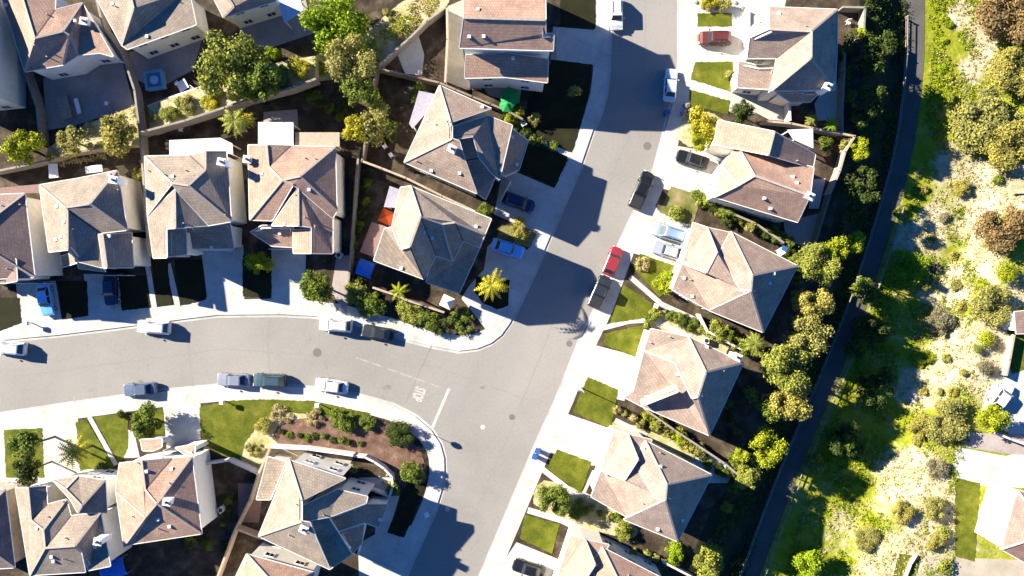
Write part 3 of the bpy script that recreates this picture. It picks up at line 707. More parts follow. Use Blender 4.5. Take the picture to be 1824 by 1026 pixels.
house((230, 200), [([(725, 200, 5.3), (838, 200, 6.6), (850, 330, 6.9), (933, 415, 8), (735, 655, 5.3), (985, 205, 5.3), (1255, 212, 5.3), (1042, 390, 8), (1265, 600, 5.3), (1240, 645, 5.3), (1000, 440, 7.8), (870, 660, 5.3)],
                    [(0, 1, 2, 3, 4), (1, 5, 2), (2, 5, 6, 7, 3), (6, 8, 7), (7, 8, 9, 10, 3), (3, 10, 11, 4)]),
                   ([(868, 690, 5.3), (1030, 455, 7.4), (1032, 690, 7.4), (1240, 630, 5.2), (1240, 860, 5.2), (1112, 700, 6.9), (1112, 858, 6.6)], [(0, 1, 2), (1, 3, 4, 6, 5, 2)]),
                   ([(1000, 716, 5.0), (1108, 714, 6.5), (1110, 858, 6.5), (1000, 858, 5.0)], [(0, 1, 2, 3)]),
                   ([(810, 690, 4.3), (1000, 690, 4.3), (1000, 822, 2.9), (870, 815, 2.9), (740, 730, 3.2)], [(0, 1, 2, 3, 4)])], 'peach',
      'brown-roofed house with a square white patio cover behind it', chimneys=[(715, 285, 7.3)], vents=8,
      patios=[([(786, 60), (1000, 60), (1000, 203), (786, 200)], 3.1, 'patwhite'), ([(1012, 122), (1282, 122), (1282, 208), (1012, 205)], 2.8, 'walltan')], seed=18, hs=1.25, pk=.56, garage=((880, 838), (1070, 838)))
# --- left side of the right street ---
house((600, 0), [([(768, -220, 6.6), (1268, -220, 6.6), (1272, 122, 7.9), (772, 108, 7.9), (1272, 205, 7.2), (1322, 205, 7.1), (1318, 308, 6.4), (748, 292, 6.4)], [(0, 1, 2, 3), (3, 2, 4, 5, 6, 7)]),
                 ([(785, 335, 5.0), (1038, 322, 5.0), (1288, 362, 5.0), (1282, 503, 4.2), (1032, 470, 4.3), (780, 475, 4.2)], [(0, 1, 2, 3, 4, 5)])], 'peach',
      'large peach gabled house at the top centre with a green canopy behind its lower wall', walls='stuccow', vents=6, seed=19, hs=1.45, garage=((1335, 215), (1335, 370)))
house((600, 150), [([(625, 8, 5.3), (940, 148, 5.3), (692, 232, 8), (702, 332, 8), (410, 475, 5.3), (852, 665, 5.2), (782, 468, 7.1), (745, 345, 7.9), (702, 262, 7.9)],
                    [(0, 1, 2), (0, 2, 8, 3, 4), (4, 3, 7, 6, 5)]),
                   ([(697, 262, 7.4), (920, 193, 5.2), (1068, 250, 5.0), (990, 582, 5.0), (948, 545, 5.2), (868, 450, 6.0), (830, 318, 6.9), (705, 335, 7.7)], [(0, 1, 2, 3, 4, 5, 6, 7)]),
                   ([(700, 330, 6.3), (836, 312, 6.6), (876, 450, 5.6), (955, 545, 4.9), (962, 570, 4.8), (905, 700, 4.2), (848, 660, 4.6), (776, 466, 5.2)], [(0, 1, 2, 7), (7, 2, 3, 4, 5, 6)]),
                   ([(1065, 270, 3.9), (1165, 345, 2.9), (1110, 520, 2.9), (1010, 560, 3.4), (995, 440, 4.2)], [(0, 1, 2, 3, 4)])], 'tan',
      'tan hip-roofed house whose chimney throws a broad dark shadow, left of the right street', chimneys=[(700, 392, 8.6)], vents=8,
      patios=[([(500, 40), (600, 60), (610, 90), (530, 190), (460, 270), (440, 240)], 2.9, 'patlav')], seed=20, hs=1.42, pk=.66, garage=((1000, 720), (1060, 600)))
house((600, 320), [([(450, 40, 5.3), (225, 492, 5.3), (528, 605, 5.2), (510, 225, 8), (445, 408, 8), (605, 462, 5.6), (392, 422, 7.4), (335, 290, 5.7), (290, 300, 5.1), (940, 240, 5.2), (900, 335, 6.3), (720, 260, 7.2), (640, 270, 7.3), (705, 497, 5.2), (770, 372, 5.5), (868, 412, 5.0), (388, 48, 5.0)],
                    [(0, 3, 4, 6, 7, 16), (7, 6, 4, 2, 1, 8), (3, 5, 2, 4), (0, 9, 10, 11, 12, 3), (3, 12, 13, 5), (12, 11, 14, 13), (11, 10, 15, 14)]),
                   ([(590, 440, 4.4), (700, 360, 4.4), (880, 392, 3.8), (745, 690, 2.9), (545, 625, 3.3)], [(0, 1, 2, 3, 4)])], 'greige',
      'house with an orange umbrella behind and a palm on its wide shaded driveway', vents=7,
      patios=[([(322, 38), (384, 60), (358, 172), (286, 166)], 3.2, 'patlav'), ([(212, 258), (300, 285), (222, 472), (140, 440)], 2.8, 'patred')], seed=21, hs=1.42, garage=((765, 640), (862, 430)))
# --- east side of the right street ---
house((1180, 0), [([(655, 42, 5.2), (1065, 58, 5.2), (908, 190, 7.9), (655, 178, 7.6), (905, 352, 7.9), (668, 550, 5.2), (1052, 545, 5.2), (695, 355, 5.6), (1062, 300, 5.2), (520, 355, 5.2), (535, 232, 6.4), (880, 190, 7.8)],
                   [(0, 1, 2, 11, 3), (2, 4, 5, 7), (2, 1, 8, 6, 4), (4, 6, 5), (3, 11, 2, 7, 9, 10)]),
                  ([(565, 98, 4.6), (653, 80, 5.8), (655, 205, 5.8), (565, 210, 4.6)], [(0, 1, 2, 3)]),
                  ([(468, 372, 4.0), (590, 402, 4.6), (690, 400, 4.9), (662, 545, 3.6), (458, 532, 3.0)], [(0, 1, 2, 3, 4)]),
                  ([(690, 560, 3.7), (960, 560, 3.7), (900, 620, 2.8), (780, 622, 2.8)], [(0, 1, 2, 3)])], 'sand',
      'house behind the dark red car at the top right', chimneys=[(1010, 522, 6.6)], vents=8,
      seed=22, hs=1.3, garage=((500, 60), (500, 350)))
house((1160, 180), [([(525, 272, 5.3), (990, 405, 5.3), (968, 578, 7.9), (892, 738, 5.3), (385, 585, 5.3), (630, 455, 7.9), (437, 395, 5.4), (527, 515, 6.9)],
                     [(0, 1, 2, 5), (0, 5, 7, 6), (5, 2, 3, 4, 7), (7, 4, 6)]),
                    ([(412, 118, 5.0), (750, 187, 7.2), (713, 328, 7.2), (380, 262, 5.0), (1000, 325, 5.0), (985, 408, 5.0)], [(0, 1, 2, 3), (1, 4, 5, 2)])], 'peach',
      'peach-roofed house behind the black car with a shaded blue patio at its right end', chimneys=[(970, 578, 8.2)], vents=5,
      patios=[([(830, 175), (985, 168), (987, 288), (870, 235)], 2.9, 'patwhite')], seed=23, hs=1.25, garage=((430, 410), (370, 570)))
e3v = [(485, 112, 5.3), (890, 320, 5.3), (682, 725, 5.3), (355, 592, 5.3), (615, 378, 8), (606, 475, 8), (540, 457, 7.5), (417, 238, 6.2)]
e3f = [(0, 1, 4), (1, 2, 5, 4), (2, 3, 5), (0, 4, 5, 6, 7)]
e3g = [(255, 58, 4.6), (340, 86, 5.2), (400, 238, 6.8), (335, 362, 6.8), (192, 305, 4.8), (485, 118, 5.0), (418, 246, 6.1), (540, 457, 7.2), (356, 592, 5.0), (130, 465, 4.8), (335, 440, 6.2), (622, 482, 7.6)]
e3h = [(0, 1, 2, 3, 4), (1, 5, 6, 2), (2, 6, 7, 11, 8, 9, 4, 3)]
house((1160, 380), [(e3v, e3f), (e3g, e3h)], 'tan', 'hip-roofed house behind the two cars parked side by side, right of the right street', vents=9, seed=24, hs=1.25, garage=((205, 180), (140, 400)))
house((860, 726), [([(x + 505, y + 90, h) for x, y, h in e3v], e3f), ([(x + 545 - 15 * (y > 300), y + 78, h) for x, y, h in e3g], e3h)], 'sand',
      'pale hip-roofed house, second from the bottom on the right side of the street', vents=9, seed=26, hs=1.25, garage=((725, 370), (690, 480)))
house((1000, 560), [([(545, 88, 4.9), (775, 138, 5.3), (1108, 296, 5.3), (902, 738, 5.3), (490, 560, 5.0), (880, 352, 8), (832, 502, 8), (795, 512, 7.7), (690, 295, 6.6), (505, 222, 5.2), (385, 505, 4.8), (440, 470, 5.0)],
                     [(1, 2, 5), (0, 1, 5, 6, 7, 8, 9), (2, 3, 6, 5), (9, 8, 7, 6, 3, 4, 10, 11)]),
                    ([(488, 522, 5.2), (690, 432, 6.9), (712, 470, 7.4), (492, 557, 5.8)], [(0, 1, 2, 3)])], 'sand',
      'house with a dark shaded rear slope behind the lawn with the lamp post', chimneys=[(1075, 262, 6.4)], vents=7, seed=25, hs=1.25, garage=((470, 250), (420, 400)))
house((860, 726), [([(x + 243, y + 740, h) for x, y, h in e3v], e3f), ([(x + 283 - 15 * (y > 300), y + 718, h) for x, y, h in e3g], e3h)], 'peach',
      'orange-tan roofed house at the bottom edge right of the street, cut by the frame', vents=5, seed=27)
# --- below the left street ---
house((0, 726), [([(-400, 520, 5.2), (30, 500, 5.2), (88, 975, 5.2), (-350, 1000, 5.2), (-170, 700, 8), (-160, 800, 8)], [(0, 1, 4), (1, 2, 5, 4), (2, 3, 5), (3, 0, 4, 5)])], 'mauve',
      'house at the bottom left corner showing only a strip of roof and tan side wall', walls='walltan', vents=2, seed=28, pk=.56)
house((0, 726), [([(95, 490, 5.2), (172, 490, 6.6), (190, 685, 6.8), (265, 745, 7.5), (275, 855, 7.9), (182, 1022, 5.2), (282, 480, 5.2), (288, 590, 5.5), (405, 560, 5.2), (432, 660, 5.5), (612, 640, 5.2), (458, 842, 8), (672, 965, 5.2), (540, 992, 5.2), (520, 1002, 5.2), (495, 880, 7.2)],
                  [(0, 1, 2, 3, 4, 5), (1, 6, 7, 2), (2, 7, 8, 3), (3, 8, 9, 4), (4, 9, 10, 11), (11, 10, 12, 13, 15), (4, 11, 15, 14, 5)]),
                 ([(320, 440, 5.0), (475, 418, 5.0), (400, 495, 6.2), (640, 443, 5.0), (500, 597, 6.8), (650, 640, 5.0), (475, 640, 6.4), (430, 560, 5.2)], [(0, 1, 2), (2, 1, 3, 4), (4, 3, 5, 6), (0, 2, 4, 6, 7)])], 'greige',
      'greige house at the lower left with several short stepped gables and a blue tarp behind', chimneys=[(590, 820, 6.8)], vents=8, seed=29, pk=.56, garage=((290, 445), (420, 430)))
house((0, 726), [([(728, 340, 5.2), (863, 325, 6.9), (885, 500, 7.3), (955, 585, 8), (885, 667, 7.9), (706, 510, 5.2), (755, 845, 5.2), (1048, 310, 5.2), (1168, 300, 5.2), (1228, 768, 5.2), (800, 832, 5.2)],
                  [(0, 1, 2, 3, 4, 5), (5, 4, 6), (1, 7, 2), (2, 7, 8, 3), (3, 8, 9), (4, 3, 9, 10, 6)]),
                 ([(1068, 245, 3.8), (1190, 222, 3.8), (1186, 298, 4.8), (1130, 285, 4.6)], [(0, 1, 2, 3)]),
                 ([(855, 195, 2.9), (985, 190, 2.9), (985, 240, 3.4), (935, 262, 3.5), (870, 262, 3.4)], [(0, 1, 2, 3, 4)])], 'peach',
      'house with pinkish west slopes and a long pale side wall on its right, lower left', walls='stuccow', chimneys=[(1012, 578, 8.5)], vents=8, seed=30, pk=.56, garage=((1040, 240), (1180, 225)))
house((350, 726), [([(565, 320, 5.3), (908, 433, 5.3), (642, 565, 8), (642, 692, 8), (378, 783, 5.3), (812, 985, 5.2), (730, 800, 7.1), (690, 700, 7.9), (642, 600, 7.9)],
                    [(0, 1, 2), (0, 2, 8, 3, 4), (4, 3, 7, 6, 5)]),
                   ([(646, 600, 7.5), (860, 500, 5.5), (1042, 543, 5.1), (1032, 582, 5.2), (815, 664, 6.5), (650, 696, 7.6)], [(0, 1, 2, 3, 4, 5)]),
                   ([(660, 690, 6.4), (792, 655, 6.2), (945, 892, 4.6), (810, 985, 4.4), (728, 800, 5.3)], [(0, 1, 2, 3, 4)]),
                   ([(815, 680, 4.6), (1035, 590, 3.7), (1165, 590, 2.9), (1110, 730, 2.9), (1020, 700, 3.5), (860, 752, 4.2)], [(0, 1, 2, 3, 4, 5)]),
                   ([(862, 762, 4.3), (1020, 712, 3.5), (1005, 830, 2.9), (948, 890, 3.0)], [(0, 1, 2, 3)]),
                   ([(435, 300, 2.9), (545, 330, 2.9), (450, 560, 2.9), (365, 560, 2.9)], [(0, 1, 2, 3)])], 'greige',
      'corner house inside the curved junction with a red mulch bank behind its white wall', chimneys=[(650, 745, 8.2)], vents=6, seed=31, hs=1.4, pk=.66, garage=((1000, 860), (1030, 740)))
house((350, 726), [([(305, 893, 5.3), (715, 1005, 5.3), (600, 1400, 5.3), (120, 1280, 5.3), (500, 1110, 8), (430, 1190, 8)], [(0, 1, 4), (1, 2, 5, 4), (2, 3, 5), (3, 0, 4, 5)])], 'peach',
      'peach-roofed house at the bottom edge directly below the corner house', vents=2, seed=32, hs=1.3)
# --- lower right lot ---
house((1424, 726), [([(1330, 505, 5.2), (1228, 862, 5.2), (1560, 1050, 5.2), (1680, 600, 5.2), (1455, 690, 8), (1420, 800, 8)], [(0, 3, 4), (0, 4, 5, 1), (3, 2, 5, 4), (2, 1, 5)])], 'pink',
      'pink-roofed house at the lower right edge of the photo', vents=4, seed=33, gz=LOT)
house((1424, 500), [([(1310, 190, 2.9), (1420, 180, 2.9), (1440, 320, 2.9), (1322, 322, 2.9)], [(0, 1, 2, 3)])], 'mauve', 'small outbuilding cut by the right edge above the little green lawn', walls='stuccow', vents=0, seed=34, win=False, gz=LOT, cat='outbuilding', name='outbuilding')
# ================= garden walls and fences =================
def wall_run(name, pts, h, mat, label, cat, th=.2, cap=None, posts=0, group=None):
    xm = sum(p[0] for p in pts) / len(pts); ym = sum(p[1] for p in pts) / len(pts); gz = T(xm, ym)
    c0 = P(pts[0][0], pts[0][1], gz); root = empty(name, (c0.x, c0.y, .1 + gz)); tag(root, label, cat, group)
    w_ = MB(); cp = MB(); po = []
    V = [P(x, y, h + gz) for x, y in pts]
    for a, b in zip(V, V[1:]):
        a = Vector((a.x - c0.x, a.y - c0.y, 0)); b = Vector((b.x - c0.x, b.y - c0.y, 0)); d = (b - a).normalized() if (b - a).length else Vector((1, 0, 0))
        z = Vector((0, 0, h / 2))
        w_.bar(a - d * .0 + z, b + d * (th * .5) + z, th, h)
        cp.bar(a + Vector((0, 0, h + .03)), b + d * (th * .5) + Vector((0, 0, h + .03)), th + .08, .07)
        if posts:
            n = max(1, int((b - a).length / posts))
            for i in range(n + (1 if b is V[-1] else 0)):
                p = a.lerp(b, i / n); po.append(p)
    w_.build('panel' if posts else 'wall_body', mat, root); cp.build('coping', cap or mat, root)
    for p in po[:90]:
        m_ = MB(); m_.box(-.09, -.09, 0, .09, .09, h + .14); q = m_.build('post', cap or mat, root); q.location = p
    return root
WG, WT, WW, WD = M['wallgrey'], M['walltan'], M['wallwhite'], M['wood']
for nm, pts, h, m, lb, ct, po in (
    ('garden_wall', [(168, -20), (185, 50), (215, 85), (240, 160), (249, 230), (254, 290), (262, 400), (265, 455)], 1.8, WG, 'long grey dividing wall running down the left part of the photo past the top yards', 'wall', 0),
    ('garden_wall', [(30, 60), (45, 130), (66, 190), (73, 255)], 1.8, WG, 'short grey dividing wall at the far left beside the yellow-green bush', 'wall', 0),
    ('garden_wall', [(-20, 308), (30, 298), (90, 285), (117, 275), (190, 262)], 1.8, WG, 'grey retaining wall behind the houses at the left edge', 'wall', 0),
    ('garden_wall', [(248, 237), (330, 215), (400, 192), (440, 178), (520, 157), (562, 141)], 2.2, WG, 'grey retaining wall along the foot of the green bank behind the cream patio cover', 'wall', 0),
    ('garden_wall', [(264, 190), (310, 172), (370, 152)], 1.2, WW, 'low white wall at the top of the bank below the blue spa', 'wall', 0),
    ('wooden_fence', [(672, 120), (700, 94), (728, 70), (760, 38), (796, 12)], 1.8, WG, 'grey fence sloping up beside the pale half-round patio', 'fence', 2.4),
    ('garden_wall', [(796, 12), (797, 70), (793, 146)], 1.8, WT, 'upright tan wall left of the large peach gabled house', 'wall', 0),
    ('wooden_fence', [(672, 122), (723, 134), (781, 147), (840, 172), (904, 198), (930, 212)], 1.8, WD, 'weathered fence between the large peach house and the tan hip-roofed house', 'fence', 2.4),
    ('wooden_fence', [(672, 122), (664, 160), (660, 195), (645, 287)], 1.8, WD, 'dark fence running down from the corner near the olive trees', 'fence', 2.4),
    ('garden_wall', [(641, 262), (636, 300), (629, 400), (621, 500)], 1.8, WG, 'thin upright wall just right of the brown-roofed house', 'wall', 0),
    ('garden_wall', [(645, 287), (680, 300), (723, 317), (787, 349), (845, 376)], 1.8, WT, 'tan wall sloping between the chimney-shadow house and the orange umbrella house', 'wall', 0),
    ('garden_wall', [(664, 512), (700, 524), (726, 535), (790, 556)], 1.6, WT, 'short tan wall above the shrub bed at the street corner', 'wall', 0),
    ('garden_wall', [(482, 796), (550, 800), (628, 811)], 1.8, WW, 'straight white wall behind the red mulch bank', 'wall', 0),
    ('garden_wall', [(630, 812), (650, 814), (666, 822), (684, 834), (698, 849), (700, 866), (694, 884)], 1.5, WW, 'curved white wall round the small brown bed at the corner house', 'wall', 0),
    ('garden_wall', [(650, 868), (694, 884)], 1.2, WW, 'very short white wall closing the small brown bed', 'wall', 0),
    ('garden_wall', [(481, 798), (461, 843), (446, 890), (417, 948), (385, 1035)], 1.8, WT, 'long tan wall on the left side of the corner house', 'wall', 0),
    ('garden_wall', [(367, 826), (408, 820), (459, 843)], 1.6, WW, 'short white wall between the green lawn and the dark yard', 'wall', 0),
    ('garden_wall', [(421, 942), (470, 960), (520, 984), (556, 1000)], 1.6, WT, 'pinkish wall between the corner house and the peach house below it', 'wall', 0),
    ('garden_wall', [(1361, 216), (1408, 220), (1450, 229), (1522, 243)], 1.8, WT, 'tan wall between the two uppermost houses on the right', 'wall', 0),
    ('garden_wall', [(1522, 243), (1505, 270), (1495, 305), (1478, 345)], 1.8, WT, 'pale wall sloping down beside the yellow bush at the right', 'wall', 0),
    ('wooden_fence', [(1478, 348), (1462, 400), (1450, 440)], 1.6, WD, 'dark shaded fence behind the peach-roofed house', 'fence', 2.4),
    ('garden_wall', [(1405, 181), (1407, 214)], 1.8, WW, 'short upright white wall beside the pale side yard', 'wall', 0),
    ('garden_wall', [(1500, 13), (1540, 14), (1538, 58)], 1.6, WG, 'grey corner wall at the top right near a small bush', 'wall', 0),
    ('garden_wall', [(1293, 376), (1345, 398), (1395, 432)], 1.6, WG, 'grey wall behind the row of clipped shrubs below the peach-roofed house', 'wall', 0),
    ('garden_wall', [(1245, 560), (1260, 590), (1300, 612), (1320, 622)], 1.6, WW, 'pale wall between shrubs beside the hip ridge house', 'wall', 0),
    ('garden_wall', [(1150, 730), (1200, 765), (1290, 825), (1320, 850)], 1.6, WG, 'grey wall inside the row of yellow shrubs between two roofs', 'wall', 0),
    ('garden_wall', [(1180, 1000), (1230, 1026), (1250, 1040)], 1.2, WW, 'pale garden wall at the bottom edge near the pale roof corner', 'wall', 0),
    ('garden_wall', [(1632, 988), (1622, 1004), (1608, 1040)], .5, WW, 'white kerb wall at the lower right bottom edge', 'wall', 0),
    ('garden_wall', [(1775, 772), (1800, 782), (1850, 800)], 1.4, WW, 'white-capped wall at the right edge above the pink-roofed house', 'wall', 0),
    ('garden_wall', [(1806, 596), (1798, 640), (1792, 668)], 1.2, WT, 'tan wall beside the small lawn at the right edge', 'wall', 0),
    ('garden_wall', [(1500, 240), (1500, 200), (1505, 90), (1538, 60)], 1.6, WG, 'grey wall in deep shade behind the uppermost right house', 'wall', 0)):
    wall_run(nm, pts, h, m, lb, ct, posts=po)
def rail_fence(line, label):
    c0 = P(*line[0], DEPTH); root = empty('rail_fence', (c0.x, c0.y, .12 + DEPTH)); tag(root, label, 'fence')
    V = [P(x, y, DEPTH) - c0 for x, y in line]; r = MB(); n = 0
    for a, b in zip(V, V[1:]):
        for z in (.55, 1.0): r.bar(a + Vector((0, 0, z)), b + Vector((0, 0, z)), .09, .1)
    r.build('rail', WG, root)
    pts = []
    for a, b in zip(V, V[1:]):
        L = (b - a).length; k = max(1, int(L / 3)); pts += [a.lerp(b, i / k) for i in range(k)]
    pm = MB(); pm.box(-.08, -.08, -.05, .08, .08, 1.15); p0 = None
    for p in pts[:95]:
        if p0 is None: p0 = pm.build('post', WG, root); q = p0
        else: q = p0.copy(); COL.objects.link(q); q.parent = root
        q.location = p
inside = [(x, y) for x, y in TRs if -60 < y < 1090]
rail_fence(offs(inside, 20), 'thin rail fence along the left side of the shaded trail')
rail_fence([p for p in offs(inside, -20) if p[1] > 360], 'thin rail fence along the right side of the shaded trail')

# ================= vegetation =================
def crown_mesh(name, seed, nb, nl, leaf, squash=.75, spread=.62, br=(.28, .46)):
    rnd = random.Random(seed); V = []; F = []
    blobs = []
    for i in range(nb):
        a = rnd.uniform(0, 2 * math.pi); r = spread * math.sqrt(rnd.random()); z = rnd.uniform(-.45, .55) * squash
        blobs.append((Vector((math.cos(a) * r, math.sin(a) * r, z)), rnd.uniform(*br)))
    wts = [rnd.uniform(.35, 1.3) * b_[1] for b_ in blobs]; tot = rnd.choices(range(nb), wts, k=nl)
    for i in range(nl):
        c, r = blobs[tot[i]]
        d = Vector((rnd.gauss(0, 1), rnd.gauss(0, 1), rnd.gauss(.25, 1))).normalized()
        p = c + Vector((d.x, d.y, d.z * squash)) * r * (rnd.uniform(.55, 1.05) if rnd.random() < .8 else rnd.uniform(1.0, 1.35))
        n = (d + Vector((rnd.gauss(0, .55), rnd.gauss(0, .55), rnd.gauss(.2, .5)))).normalized()
        u = n.cross(Vector((rnd.gauss(0, 1), rnd.gauss(0, 1), rnd.gauss(0, 1))))
        if u.length < 1e-3: continue
        u.normalize(); v = n.cross(u); s = leaf * rnd.uniform(.55, 1.3); k = len(V)
        V += [p - u * s, p + v * s * .62, p + u * s, p - v * s * .62]; F.append((k, k + 1, k + 2, k + 3))
    me = bpy.data.meshes.new(name); me.from_pydata([tuple(v) for v in V], [], F); me.materials.append(M['l_green']); return me
def trunk_mesh(name, seed, h=1.0, r=.06, limbs=5):
    rnd = random.Random(seed); b = MB(); p = Vector((0, 0, -.1)); q = Vector((rnd.uniform(-.04, .04), rnd.uniform(-.04, .04), h * .55))
    b.tube(p, q, r * 1.3, r, 8); 
    for i in range(limbs):
        a = 2 * math.pi * i / limbs + rnd.uniform(-.4, .4); e = q + Vector((math.cos(a) * .38, math.sin(a) * .38, h * rnd.uniform(.25, .5)))
        mid = q.lerp(e, .5) + Vector((0, 0, .06)); b.tube(q, mid, r * .62, r * .42, 6); b.tube(mid, e, r * .42, r * .15, 6)
    me = bpy.data.meshes.new(name); me.from_pydata([tuple(v) for v in b.v], [], b.f); me.materials.append(M['bark']); return me
CR = {'big': [crown_mesh('crown', 100 + i, 30, 9000, .045, .8, .72, (.16, .34)) for i in range(3)],
      'mid': [crown_mesh('crown', 200 + i, 19, 4400, .062, .8, .66, (.18, .38)) for i in range(3)],
      'small': [crown_mesh('crown', 300 + i, 8, 900, .13, .75, .5, (.34, .5)) for i in range(3)],
      'dense': [crown_mesh('crown', 400 + i, 12, 2400, .06, .8, .42, (.5, .6)) for i in range(2)],
      'loose': [crown_mesh('crown', 500 + i, 24, 2600, .06, .7, .78, (.12, .28)) for i in range(2)]}
TM = [trunk_mesh('trunk', 60 + i) for i in range(3)]
vn = [0]
def plant(x, y, rpx, h, kind, col, label, name='tree', cat=None, group=None, stretch=1.0, rot=None, base=.11):
    """x, y: where the crown is seen; rpx: its radius in photo pixels; h: total height in metres"""
    vn[0] += 1; i = vn[0]; r = rpx * S * (HC - h * .6) / HC
    vert = r * (.85 if kind in ('big', 'mid', 'loose') else .8); vert = min(vert, h * .5) if name == 'tree' else h * .5
    cz = h - vert * .95; gz = T(x, y); g = P(x, y, cz + gz); base += gz; cz += gz
    root = empty(name, (g.x, g.y, base)); tag(root, label, cat or name, group)
    rz = rot if rot is not None else (i * 2.399) % 6.283
    c = bpy.data.objects.new('crown' if name in ('tree', 'palm') else 'foliage', CR[kind][i % len(CR[kind])]); COL.objects.link(c); c.parent = root
    c.location = (0, 0, cz - base); c.scale = (r * stretch * 1.12, r * 1.12, vert * 1.25); c.rotation_euler = (0, 0, rz)
    c.material_slots[0].link = 'OBJECT'; c.material_slots[0].material = M['l_' + col]
    if name == 'tree':
        t = bpy.data.objects.new('trunk', TM[i % 3]); COL.objects.link(t); t.parent = root; t.scale = (r * .9, r * .9, max(cz - base + vert * .2, 1.0)); t.rotation_euler = (0, 0, rz)
    else:
        t = bpy.data.objects.new('stem', TM[i % 3]); COL.objects.link(t); t.parent = root; t.scale = (r * .8, r * .8, max((cz - base) * .9, .3)); t.rotation_euler = (0, 0, rz)
    return root
